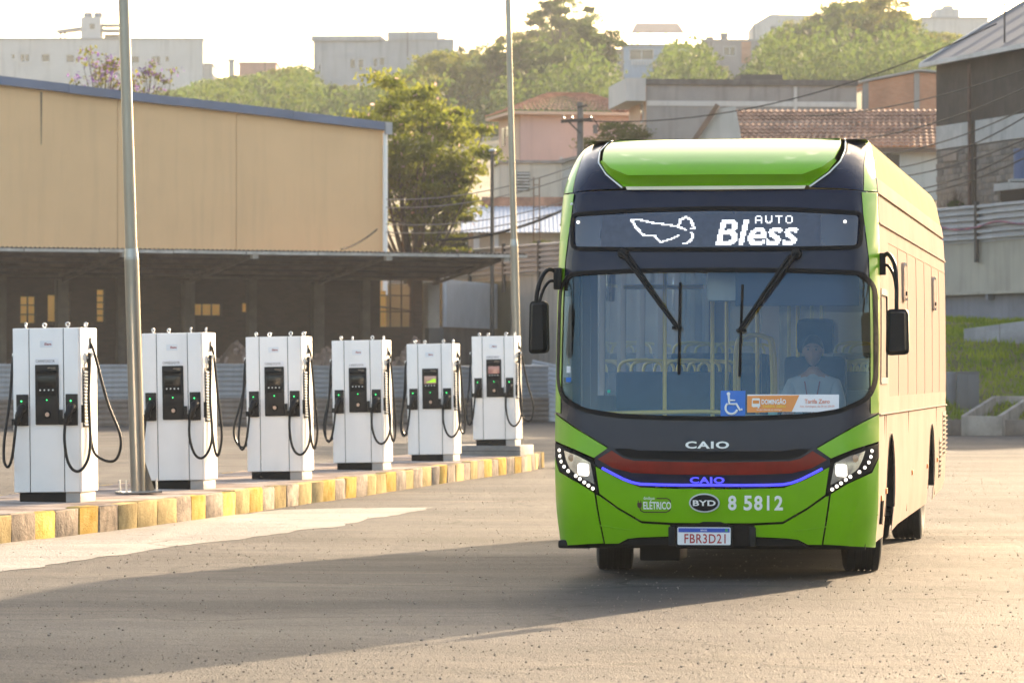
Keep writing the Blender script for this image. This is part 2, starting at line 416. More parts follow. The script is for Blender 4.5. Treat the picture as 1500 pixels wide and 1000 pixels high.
def flat_sheet(name, poly, m, z, label, follow=True):
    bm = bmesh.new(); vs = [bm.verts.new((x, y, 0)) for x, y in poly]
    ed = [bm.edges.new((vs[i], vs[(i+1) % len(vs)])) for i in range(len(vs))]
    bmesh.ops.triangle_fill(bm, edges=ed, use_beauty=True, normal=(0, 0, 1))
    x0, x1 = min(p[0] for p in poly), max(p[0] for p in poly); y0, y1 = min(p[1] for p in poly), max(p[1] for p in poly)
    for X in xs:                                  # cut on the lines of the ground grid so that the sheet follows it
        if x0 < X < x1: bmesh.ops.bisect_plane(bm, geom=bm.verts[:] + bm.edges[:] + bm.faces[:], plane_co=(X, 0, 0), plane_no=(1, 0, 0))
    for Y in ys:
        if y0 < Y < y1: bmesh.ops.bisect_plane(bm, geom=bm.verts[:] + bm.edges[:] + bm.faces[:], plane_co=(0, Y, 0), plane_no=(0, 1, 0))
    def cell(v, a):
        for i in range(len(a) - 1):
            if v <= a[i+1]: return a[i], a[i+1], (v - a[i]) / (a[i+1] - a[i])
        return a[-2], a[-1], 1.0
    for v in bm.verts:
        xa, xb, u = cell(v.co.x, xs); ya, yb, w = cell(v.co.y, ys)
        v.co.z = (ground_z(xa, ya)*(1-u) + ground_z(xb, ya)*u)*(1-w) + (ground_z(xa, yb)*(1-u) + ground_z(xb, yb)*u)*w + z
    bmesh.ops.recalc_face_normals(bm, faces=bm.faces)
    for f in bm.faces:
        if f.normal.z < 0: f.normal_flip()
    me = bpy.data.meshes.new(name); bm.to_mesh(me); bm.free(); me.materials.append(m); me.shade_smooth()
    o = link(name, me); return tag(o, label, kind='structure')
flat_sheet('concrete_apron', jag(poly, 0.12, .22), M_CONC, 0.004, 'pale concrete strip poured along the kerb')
# ---- loose grit and stones on the yard (uncountable)
M_GRIT = mat('grit', (0.20, 0.17, 0.15), 0.9, var=0.5, vscale=0.6)
mb = MB(); rg = random.Random(3)
for i in range(9000):
    y = 21 + 70 * rg.random() ** 1.8; x = rg.uniform(-0.13, 0.13) * y
    r = rg.choice((0.002, 0.0028, 0.0035, 0.0045, 0.0065)) * rg.uniform(0.7, 1.4)
    c = Vector((x, y, ground_z(x, y) + r * 0.5)); 
    vs = [c + Vector((rg.uniform(.6, 1.3) * r * dx, rg.uniform(.6, 1.3) * r * dy, rg.uniform(.5, 1) * r * dz)) for dx, dy, dz in ((1,0,0),(-1,0,0),(0,1,0),(0,-1,0),(0,0,1),(0,0,-1))]
    mb.add(vs, [(0,2,4),(2,1,4),(1,3,4),(3,0,4),(2,0,5),(1,2,5),(3,1,5),(0,3,5)])
tag(mb.build('gravel', M_GRIT), 'scattered grit and small stones on the asphalt', kind='stuff')
# ============================================================ ELECTRIC BUS
BO = Vector((1.516, 32.45, 0)); BA = R(8.35); BS, BC = math.sin(BA), math.cos(BA)
def HW(z): return smooth_interp(z, [.25, .6, 1.3, 2.4, 2.97, 3.2, 3.35, 3.43], [1.215, 1.245, 1.25, 1.245, 1.222, 1.18, 1.14, 1.09])
def rake(z): return smooth_interp(z, [.25, .5, .85, 1.2, 1.6, 2.4, 2.97, 3.1, 3.2, 3.3, 3.38, 3.43], [.09, .03, 0, .02, .06, .17, .30, .40, .53, .73, 1.0, 1.3])
def FY(u, z):
    a = abs(u); return rake(z) + .09 * (a / 1.25) ** 2 + .28 * max(0, (a - .95) / .30) ** 2.5
def FX(u, z): return u * HW(z) / 1.25
def FP(u, z, off=0.0):                       # point on the front skin, off = metres proud of it
    return Vector((FX(u, z), FY(u, z) - off, z))
def fp(px, py):                              # photo pixel -> (u, z) on the front skin
    u, z = 0.0, 1.5
    for _ in range(40):
        y = FY(u, z); x = FX(u, z)
        Yw = BO.y - x * BS + y * BC
        X = (px - 750) / FPX * Yw
        x = (X - BO.x - y * BS) / BC
        zn = CAMZ + (HORIZ - py) / FPX * Yw
        z = max(.25, min(3.43, z + .7 * (zn - z))); u = max(-1.25, min(1.25, u + .7 * (x * 1.25 / HW(z) - u)))
    return (u, z)
def half(pts): return [fp(*p) if not isinstance(p[0], str) else (-1.25, fp(812, p[1])[1]) for p in pts]
def sym(pts): h = half(pts); return h + [(-u, z) for u, z in reversed(h)]
def mir(poly): return [(-u, z) for u, z in reversed(poly)]
def dedupe(poly):
    out = []
    for p in poly:
        if not out or (abs(p[0]-out[-1][0]) + abs(p[1]-out[-1][1])) > 1e-4: out.append(p)
    if (abs(out[0][0]-out[-1][0]) + abs(out[0][1]-out[-1][1])) < 1e-4: out.pop()
    return out
def rnd(poly, r, n=4):
    out = []; N = len(poly)
    for i in range(N):
        a, b, c = Vector(poly[i-1]), Vector(poly[i]), Vector(poly[(i+1) % N])
        e1, e2 = (a - b), (c - b); rr = min(r, e1.length * .45, e2.length * .45)
        p, q = b + e1.normalized() * rr, b + e2.normalized() * rr
        for k in range(n + 1):
            t = k / n; v = p * (1-t)**2 + b * 2*t*(1-t) + q * t*t; out.append((v.x, v.y))
    return out
def inset(poly, d):
    """Shrink an outline (any winding) by d."""
    N = len(poly); A = sum(poly[i-1][0]*poly[i][1] - poly[i][0]*poly[i-1][1] for i in range(N)); s = 1 if A > 0 else -1
    out = []
    for i in range(N):
        a, b, c = Vector(poly[i-1]), Vector(poly[i]), Vector(poly[(i+1) % N])
        n1 = Vector((-(b-a).y, (b-a).x)).normalized() * s; n2 = Vector((-(c-b).y, (c-b).x)).normalized() * s
        m = n1 + n2; m = m / max(.35, m.length_squared / 2) if m.length > 1e-6 else n1
        out.append((b.x + m.x * d, b.y + m.y * d))
    return out
def skin(name, outer, holes, fn, m, parent, du=.09, dz=.09, back=.03, smooth=35, off=0.0):
    """Fill a 2-D outline (with holes), cut it on a grid, lay it on a curved skin with fn(a, b, off) and give it depth."""
    bm = bmesh.new(); eds = []
    for loop in [outer] + list(holes):
        loop = dedupe(loop); vs = [bm.verts.new((a, 0, b)) for a, b in loop]
        eds += [bm.edges.new((vs[i], vs[(i+1) % len(vs)])) for i in range(len(vs))]
    if holes: bmesh.ops.triangle_fill(bm, edges=eds, use_beauty=True, normal=(0, -1, 0))
    else:
        f = bm.faces.new(vs); f.normal_update(); bmesh.ops.triangulate(bm, faces=[f], ngon_method='EAR_CLIP')
    us = [p[0] for p in outer]; zs = [p[1] for p in outer]
    k = math.ceil(min(us) / du)
    while k * du < max(us):
        bmesh.ops.bisect_plane(bm, geom=bm.verts[:]+bm.edges[:]+bm.faces[:], plane_co=(k*du, 0, 0), plane_no=(1, 0, 0)); k += 1
    k = math.ceil(min(zs) / dz)
    while k * dz < max(zs):
        bmesh.ops.bisect_plane(bm, geom=bm.verts[:]+bm.edges[:]+bm.faces[:], plane_co=(0, 0, k*dz), plane_no=(0, 0, 1)); k += 1
    bmesh.ops.remove_doubles(bm, verts=bm.verts, dist=1e-5)
    thin = [f for f in bm.faces if f.calc_area() < 2e-6]
    if thin: bmesh.ops.delete(bm, geom=thin, context='FACES')
    wire = [e for e in bm.edges if not e.link_faces]
    if wire: bmesh.ops.delete(bm, geom=wire, context='EDGES')
    bmesh.ops.recalc_face_normals(bm, faces=bm.faces)
    offv = off if callable(off) else (lambda a, b: off)
    flat = {v: (v.co.x, v.co.z) for v in bm.verts}
    be = [e for e in bm.edges if len(e.link_faces) == 1]
    if back:
        ret = bmesh.ops.extrude_edge_only(bm, edges=be)
        nv = [g for g in ret['geom'] if isinstance(g, bmesh.types.BMVert)]
        for v in nv:
            a, b = v.co.x, v.co.z; v.co = fn(a, b, offv(a, b) - back)
    for v, (a, b) in flat.items(): v.co = fn(a, b, offv(a, b))
    bmesh.ops.recalc_face_normals(bm, faces=bm.faces)
    # make the front faces look outwards
    me = bpy.data.meshes.new(name); bm.to_mesh(me); bm.free(); me.materials.append(m)
    me.shade_smooth(); me.set_sharp_from_angle(angle=R(smooth))
    return link(name, me, parent)
def front(name, outer, m, parent, holes=(), off=0.0, back=.03, **k): return skin(name, outer, holes, FP, m, parent, off=off, back=back, **k)

bus = thing('electric_bus', 'bright green electric city bus with lit destination sign turning into the yard', 'bus', BO, -BA)
M_GRN = mat('bus_green_paint', (0.175, 0.43, 0.0015), 0.32, var=0.06, vscale=3, spec=.3, coat=.2)
M_NAVY = mat('bus_black_mask', (0.009, 0.013, 0.032), 0.22, var=0.1, spec=.28)
M_BLK = mat('black_plastic', (0.012, 0.012, 0.013), 0.5, var=0.2, vscale=8, spec=.18)
M_RUB = mat('black_rubber', (0.008, 0.008, 0.009), 0.7, var=0.2, spec=.15)
M_SIDE = mat('bus_side_paint', (0.52, 0.40, 0.325), 0.6, var=0.08, vscale=1.2, spec=0.0, bump=0.03, bscale=1.6)
M_ROOFP = mat('bus_roof_paint', (0.45, 0.41, 0.26), 0.5, spec=0.0, var=0.04)
M_REDG = mat('dark_red_gloss', (0.20, 0.006, 0.004), 0.2, var=0.15, vscale=6, spec=.3)
M_CHROME = mat('bright_chrome', (0.82, 0.82, 0.82), 0.12, metal=1.0, var=0.03)
M_WHITE = mat('white_lettering', (0.82, 0.82, 0.80), 0.4, var=0.02)
M_GLASS = glass_mat('windscreen_glass', (0.86, 0.90, 0.92), ior=1.55, boost=1.2, gcol=(.42, .70, 1.0))
M_SGLASS = glass_mat('side_glass', (0.55, 0.58, 0.58), ior=1.52, painted_refl=(0.46, 0.36, 0.295, 0.90), rough=.4, boost=.03)  # cream wash of grazing reflections is put into the pane colour
M_CGLASS = glass_mat('clear_side_glass', (0.62, 0.68, 0.70))
M_LED = mat('white_led', (0.8, 0.8, 0.85), 0.4, var=0, emit=(0.92, 0.95, 1.0), estr=.36)
M_LAMP = mat('headlamp_bulb', (0.9, 0.9, 0.9), 0.3, var=0, emit=(1.0, 0.93, 0.82), estr=.6)
M_BLUE = mat('blue_led_strip', (0.05, 0.05, 0.6), 0.4, var=0, emit=(0.045, 0.045, 0.9), estr=0.55)

# --- green and black panels of the face, traced from the left half of the face and mirrored
WS = rnd(sym([(1042, 392), (940, 393), (834, 398), (819, 420), (816, 500), (815, 560), (822, 586), (855, 604), (905, 612), (975, 615), (1042, 616)]), .07)
SG = rnd(sym([(1042, 302), (940, 304.5), (836, 312), (836, 367), (940, 368), (1042, 368)]), .07)
mask = sym([(1042, 279.5), (975, 279), (913, 279), (860, 280.5), (835.5, 283), (831.5, 309), (817, 348), (814.5, 366), (814, 400), (812.5, 500), (811.5, 603.5),
            (850, 629.5), (891.5, 654.5), (872, 669.5), (871, 680.5), (905, 698.5), (938, 711.5), (990, 713.5), (1042, 714)])
front('front_mask', mask, M_NAVY, bus, holes=(WS, SG))
def pair(name, pts, m, off=0.0, **k):
    h = half(pts); a = front(name, h, m, bus, off=off, **k); b = front(name, mir(h), m, bus, off=off, **k); return a, b
trim = [(-1.25, 2.975), (-1.25, 2.6), (-1.25, 2.2), (-1.25, 1.8), (-1.25, 1.285), (-1.195, 1.275), (-1.19, 1.8), (-1.185, 2.2), (-1.18, 2.45), (-1.165, 2.6), (-1.145, 2.80), (-1.14, 2.972)]
front('pillar_trim', trim, M_GRN, bus, off=.008); front('pillar_trim', mir(trim), M_GRN, bus, off=.008)
pair('shoulder_panel', [('o', 604), (811, 606), (850, 631.5), (890, 656), (870, 670), (841, 657), (812, 645), ('o', 644)], M_GRN, .006)
pair('corner_panel', [('o', 646), (809.5, 647), (812, 669), (819, 690.5), (848, 707.5), (870.5, 722), (884, 795), (860, 796), (830, 798), ('o', 799)], M_GRN, .004)
front('nose_panel', sym([(1042, 716), (990, 715.5), (937.5, 713.5), (905, 700.5), (872.5, 683), (878.5, 722.5), (905, 742), (940, 762.5), (985, 765), (1042, 765.5)]), M_GRN, bus, off=.008)
pair('bumper', [(873.5, 724.5), (878, 726), (905, 745.5), (940, 766), (981, 768.5), (981, 785), (936, 786.5), (919, 788.5), (906, 795.5), (886.5, 795.5)], M_GRN, .004)
front('lower_grille', sym([(1042, 768), (983, 769), (983, 787), (936, 788.5), (920, 790.5), (907, 797.5), (1042, 799)]), M_BLK, bus, off=-.02, back=.10)
front('plate_hood', sym([(1042, 763.5), (1030, 763.5), (1018, 767.5), (1018, 769), (1042, 769)]), M_BLK, bus, off=.014, back=.03)
for s in (-1, 1):
    u, z = fp(984.5, 784); q = MB(); y = FY(u, z)
    q.box(s*abs(FX(u, z)) - .026, s*abs(FX(u, z)) + .026, y - .035, y + .05, .27, .415); q.build('tow_pad', M_BLK, bus, bevel=.008)
# crease lines of the corner panels (shallow raised edge)
for s in (-1, 1):
    P = [fp(813, 751), fp(845, 760), fp(880, 769.5), fp(925, 776)]
    q = MB().tube([FP(s*abs(u), z, .003) if s > 0 else FP(u, z, .003) for u, z in P], .004, 6); q.build('crease', M_GRN, bus, smooth=60)
# dark red band, black slot above it, blue light strip below
band = sym([(1042, 677), (985, 676), (929, 674.5), (913, 670.5), (896, 659.5), (875.5, 672), (897, 684.5), (926, 692), (985, 694.5), (1042, 695)])
front('red_band', band, M_REDG, bus, off=.012)
front('brow_slot', sym([(1042, 660.5), (935, 659.5), (922, 656.5), (899, 657), (914, 667.5), (930, 671.5), (1042, 674)]), M_RUB, bus, off=.006)
blue = [fp(*p) for p in ((882, 685), (898, 693.5), (914, 701.5), (926, 706), (938, 708.5), (965, 709.5), (1000, 710), (1042, 710))]
blue = blue + [(-u, z) for u, z in reversed(blue[:-1])]
o = MB().tube([FP(u, z, .012) for u, z in blue], .0105, 8).build('light_strip', M_BLUE, bus, smooth=60)
def on_front(u0, z0, off): return lambda x, z: FP(u0 + x, z0 + z, off)
u0, z0 = 0.0, fp(1036, 707)[1]
CU = fp(1036, 700)[0]
text_mb('CAIO', .265, .046, on_front(CU, z0, .014), bold=.035, spacing=1.1).build('maker_lettering', M_BLUE, bus)
text_mb('CAIO', .335, .052, on_front(CU, fp(1036, 656)[1], .014), bold=.035, spacing=1.15).build('maker_lettering', M_WHITE, bus)
# round badge
bu, bz = fp(1032, 736)
def oval(rx, rz, n=28): return [(bu + rx * math.cos(2*math.pi*k/n), bz + rz * math.sin(2*math.pi*k/n)) for k in range(n)]
badge = front('badge', oval(.118, .073), mat('silver_paint', (.62, .64, .68), .3, metal=.2, var=.05), bus, off=.020, back=.02)
q = front('badge_face', oval(.106, .062), M_BLK, badge, off=.0235, back=.005)
text_mb('BYD', .175, .042, on_front(bu, bz - .021, .026), bold=.03, spacing=1.05).build('badge_lettering', M_WHITE, badge)
u1, z1 = fp(1107, 746)
wn_ = .445 / 5.6
for i, ch in enumerate('8 5812'):
    if ch != ' ': text_mb(ch, wn_ * (.24 if ch == '1' else .82), .108, on_front(u1 - .445 / 2 + wn_ * ((.45, 1, 1.95, 2.95, 3.9, 4.9)[i] + .1), z1, .0105), bold=.03).build('fleet_digit', M_WHITE, bus)
# "ônibus ELÉTRICO" emblem with plug and cord
eu, ez = fp(963, 745)
text_mb('ELÉTRICO', .215, .070, on_front(eu, ez, .0105), bold=.02).build('emblem_lettering', M_WHITE, bus)
text_mb('ônibus', .085, .022, on_front(fp(951, 731)[0], fp(951, 731)[1], .0105), bold=.01).build('emblem_lettering', M_WHITE, bus)
M_MAR = mat('dark_maroon_print', (0.05, 0.015, 0.006), .5, var=.05)
e1 = [fp(*p) for p in ((962, 729.5), (977, 729.5), (981.5, 732), (982.5, 735))]; e2 = [fp(*p) for p in ((937.5, 743), (938.5, 747), (943, 749.5), (976, 749.5), (981, 747), (982, 744.5))]
q = MB().tube([FP(u, z, .009) for u, z in e1], .0045, 6); q.tube([FP(u, z, .009) for u, z in e2], .0045, 6); q.build('emblem_cord', M_MAR, bus)
u, z = fp(937, 738)
q = MB().prism(rnd([(-.018, .012), (.018, .012), (.016, -.02), (0, -.032), (-.016, -.02)], .008), 'y', 0, .004); q.box(-.013, -.007, 0, .004, .01, .03); q.box(.007, .013, 0, .004, .01, .03)
q.xf(Matrix.Translation(FP(u, z, .012))).build('emblem_plug', M_MAR, bus)
# licence plate
pu, pz = fp(1032, 784.5)
yb = FY(pu, pz) - .045; xb = FX(pu, pz)
plate = MB().prism(rnd([(xb - .203, pz - .066), (xb + .203, pz - .066), (xb + .203, pz + .068), (xb - .203, pz + .068)], .012), 'y', yb, yb + .006).build('licence_plate', mat('plate_white', (0.78, 0.77, 0.78), .35, var=.03), bus)
MB().box(xb - .196, xb + .196, yb - .002, yb + .001, pz + .030, pz + .062).build('plate_band', mat('plate_blue', (0.02, 0.07, 0.42), .4, var=.03), plate)
M_PR = mat('plate_red_lettering', (0.42, 0.03, 0.03), .4, var=.05)
text_mb('FBR3D21', .315, .070, lambda x, z: (xb + .008 + x, yb - .003, pz - .052 + z), bold=.012, spacing=1.1).build('plate_lettering', M_PR, plate)
text_mb('BRASIL', .05, .011, lambda x, z: (xb + x, yb - .004, pz + .040 + z), bold=.01).build('plate_lettering', M_WHITE, plate)
MB().box(xb + .160, xb + .182, yb - .004, yb, pz + .036, pz + .056).build('plate_flag', mat('plate_flag_green', (0.05, 0.3, 0.1), .4), plate)
MB().box(xb - .215, xb + .215, yb + .006, yb + .05, pz - .085, pz + .075).build('plate_holder', M_BLK, bus, bevel=.01)

# --- headlamps
HLp = half([(811, 648), (840, 660), (869.5, 673.5), (871.5, 682), (876.5, 722), (848, 705.5), (820.5, 689), (813.5, 668)])
M_LENSIN = mat('lamp_bowl', (0.55, 0.53, 0.50), .18, metal=.75, var=.25, vscale=9)
M_CLEAR = glass_mat('lamp_cover', (0.95, 0.95, 0.95), ior=1.45)
for s in (-1, 1):
    P = HLp if s < 0 else mir(HLp)
    hl = front('headlight', P, M_RUB, bus, off=.003, back=.04)
    bowl = half([(826, 659), (846, 667), (865, 677), (871, 709), (858, 702), (845, 695), (834, 685), (829, 672)])
    front('reflector', bowl if s < 0 else mir(bowl), M_LENSIN, hl, off=.006, back=.02)
    dots = [(819.5, 659), (820.5, 667.5), (822.5, 675.5), (826.5, 683), (832.5, 689.5), (843.5, 696.5), (849.5, 701), (856, 706), (862, 710.5), (868.5, 715)]
    for d in dots:
        u, z = fp(*d); c = FP(u if s < 0 else -u, z, .008)
        MB().lathe([(0, -.012), (.008, -.010), (.0125, -.004), (.0140, .004)], 'y', 12, c).build('lamp_dot', M_LAMP, hl, smooth=60)
    u, z = fp(855, 687.5); c = FP(u if s < 0 else -u, z, .008)
    q = MB().prism(rnd([(c.x - .043, c.z - .043), (c.x + .043, c.z - .050), (c.x + .040, c.z + .045), (c.x - .045, c.z + .050)], .02), 'y', c.y - .012, c.y + .004)
    q.build('main_beam', M_LAMP, hl)
    u, z = fp(838, 670); c = FP(u if s < 0 else -u, z, .008)
    MB().lathe([(0, -.006), (.022, -.004), (.03, .004)], 'y', 14, c).build('turn_lamp', mat('amber_lamp', (.5, .32, .2), .2, var=.1), hl, smooth=60)

# --- windscreen, rubber, sign
wsg = front('windscreen', inset(WS, .004), M_GLASS, bus, off=-.004, back=0)
front('windscreen_rubber', WS, M_RUB, bus, holes=(inset(WS, .035),), off=.010, back=.03)
sg = thing('tmp', 'x', 'x'); bpy.data.objects.remove(sg)
front('sign_rim', SG, M_RUB, bus, holes=(inset(SG, .030),), off=.016, back=.04)
sign = front('destination_sign', inset(SG, .012), mat('sign_glass', (0.016, 0.022, 0.045), .10, var=.05, coat=1.0), bus, off=.001, back=.02)
du0, dz0 = fp(880, 362.3); du1, dz1 = fp(1202, 313.5)
disp = front('display_panel', [(du0, dz0), (du1, dz0), (du1, dz1), (du0, dz1)], mat('led_panel', (0.055, 0.065, 0.10), .35, var=.15, vscale=20), sign, off=.006, back=.004)
COLS, ROWS = 152, 24
lit = set()
def line_px(a, b):
    n = int(max(abs(b[0]-a[0]), abs(b[1]-a[1])) * 2) + 1
    for k in range(n + 1):
        x = a[0] + (b[0]-a[0]) * k / n; y = a[1] + (b[1]-a[1]) * k / n
        lit.add((int(x), int(y))); lit.add((int(x) + 1, int(y)))
def zc(x, y): return ((x - 205) / 1100 * COLS, (y - 80) / 165 * ROWS)
for pl in ([(352, 103), (395, 105), (460, 121), (530, 130), (590, 142), (625, 156)], [(352, 103), (375, 140), (415, 183), (470, 186), (505, 221), (550, 207), (592, 189)],
           [(592, 140), (602, 106), (630, 92), (656, 108), (664, 138), (674, 150), (655, 150)], [(660, 172), (664, 198), (650, 218), (622, 231)]):
    for a, b in zip(pl, pl[1:]): line_px(zc(*a), zc(*b))
def raster(txt, x0, x1, y0, y1, **k):
    V, T, w, h = text_tris(txt, 1.0, **k)
    (cx0, cy0), (cx1, cy1) = zc(x0, y0), zc(x1, y1)
    pts = [((v.x / w + .5) * (cx1 - cx0) + cx0, cy1 - v.y / h * (cy1 - cy0)) for v in V]
    for t in T:
        a, b, c = (pts[i] for i in t); d = (b[0]-a[0])*(c[1]-a[1]) - (c[0]-a[0])*(b[1]-a[1])
        if abs(d) < 1e-9: continue
        for X in range(int(min(a[0], b[0], c[0])), int(max(a[0], b[0], c[0])) + 1):
            for Y in range(int(min(a[1], b[1], c[1])), int(max(a[1], b[1], c[1])) + 1):
                px, py = X + .5, Y + .5
                l1 = ((b[0]-px)*(c[1]-py) - (c[0]-px)*(b[1]-py)) / d; l2 = ((c[0]-px)*(a[1]-py) - (a[0]-px)*(c[1]-py)) / d
                if l1 >= 0 and l2 >= 0 and l1 + l2 <= 1: lit.add((X, Y))
raster('Bless', 783, 1195, 106, 236, bold=.02, shear=.2, spacing=1.0)
GLY = {'A': ('.###.', '#...#', '#...#', '#####', '#...#', '#...#'), 'U': ('#...#', '#...#', '#...#', '#...#', '##.##', '.###.'), 'T': ('#####', '..#..', '..#..', '..#..', '..#..', '..#..'), 'O': ('.###.', '#...#', '#...#', '#...#', '#...#', '.###.')}
for i, ch in enumerate('AUTO'):
    for r, row in enumerate(GLY[ch]):
        for c, v in enumerate(row):
            if v == '#': lit.add((107 + i * 7 + c, 1 + r))
q = MB()
for X, Y in lit:
    if not (0 <= X < COLS and 0 <= Y < ROWS): continue
    a = du0 + (du1 - du0) * (X + .5) / COLS; b = dz1 - (dz1 - dz0) * (Y + .5) / ROWS
    hx = (du1 - du0) / COLS * .45; hz = (dz1 - dz0) / ROWS * .42
    q.add([FP(a-hx, b-hz, .010), FP(a+hx, b-hz, .010), FP(a+hx, b+hz, .010), FP(a-hx, b+hz, .010)], [(0, 1, 2, 3)])
part_stuff(q.build('lit_dots', M_LED, sign))
for p in ((847, 325.5), (1238, 324.6), (838, 299)):
    u, z = fp(*p); MB().lathe([(0, -.008), (.010, -.006), (.013, .004)], 'y', 12, FP(u, z, .008)).build('marker_light', M_LAMP if p[1] > 300 else M_WHITE, bus, smooth=60)

# --- roof front: green corner strips, navy quarter panels, raised green fairing
ZR = 3.43; SZ = fp(913, 277)[1]
strip = [(-1.25, 2.985), (-1.155, 2.985), (-1.18, 3.2), (-1.215, 3.36), (-1.235, ZR), (-1.25, ZR)]
front('roof_corner', strip, M_GRN, bus, off=.004, du=.06, dz=.03); front('roof_corner', mir(strip), M_GRN, bus, off=.004, du=.06, dz=.03)
quarter = [(-1.150, 2.985), (-.98, 3.0), (-.80, 3.005), (-.745, 3.012), (-.90, 3.12), (-1.0, 3.215), (-1.06, 3.32), (-1.08, ZR), (-1.230, ZR), (-1.21, 3.36), (-1.175, 3.2)]
front('roof_quarter', quarter, M_NAVY, bus, off=0, du=.06, dz=.03); front('roof_quarter', mir(quarter), M_NAVY, bus, off=0, du=.06, dz=.03)
def ptrim(pts): return pts + [(-u, z) for u, z in reversed(pts)]
lipo = [(-.735, 3.022), (-.89, 3.13), (-.975, 3.222)]
lipi = [(-.955, 3.235), (-.86, 3.165), (-.70, 3.105)]
def lip_off(a, b):
    e = interp(abs(a), [0, .70, .86, .955, 1.2], [3.105, 3.105, 3.165, 3.235, 3.3]); return .15 if b >= e - .002 else max(0.0, .15 - (e - b) * 1.9)
front('fairing_lip', ptrim([(0, 3.022)] + lipo + lipi + [(0, 3.105)]), M_GRN, bus, off=lip_off, du=.06, dz=.02, back=.05)
fair = ptrim([(0, 3.106), (-.70, 3.106), (-.86, 3.166), (-.956, 3.236), (-1.0, 3.33), (-1.02, 3.40), (-1.02, ZR), (0, ZR)])
front('roof_fairing', fair, M_GRN, bus, off=lambda a, b: .15 - .09 * max(0, min(1, (b - 3.2) / .2)), du=.06, dz=.02, back=.10)
edge = [(-.742, 3.012), (-.90, 3.122), (-1.0, 3.22), (-1.045, 3.32), (-1.06, 3.40), (-1.06, ZR)]
for s in (-1, 1):
    q = MB().tube([FP(-s*u, z, .02) for u, z in edge], .0065, 6); q.build('fairing_edge_glint', M_WHITE, bus, smooth=60)  # raised fairing edge; the light it catches is painted white
front('brow_trim', ptrim([(0, 2.992), (-.70, 2.995), (-.715, 3.02), (0, 3.02)]), mat('cream_trim', (0.75, 0.66, 0.5), .35, var=.06), bus, off=.03, back=.03)

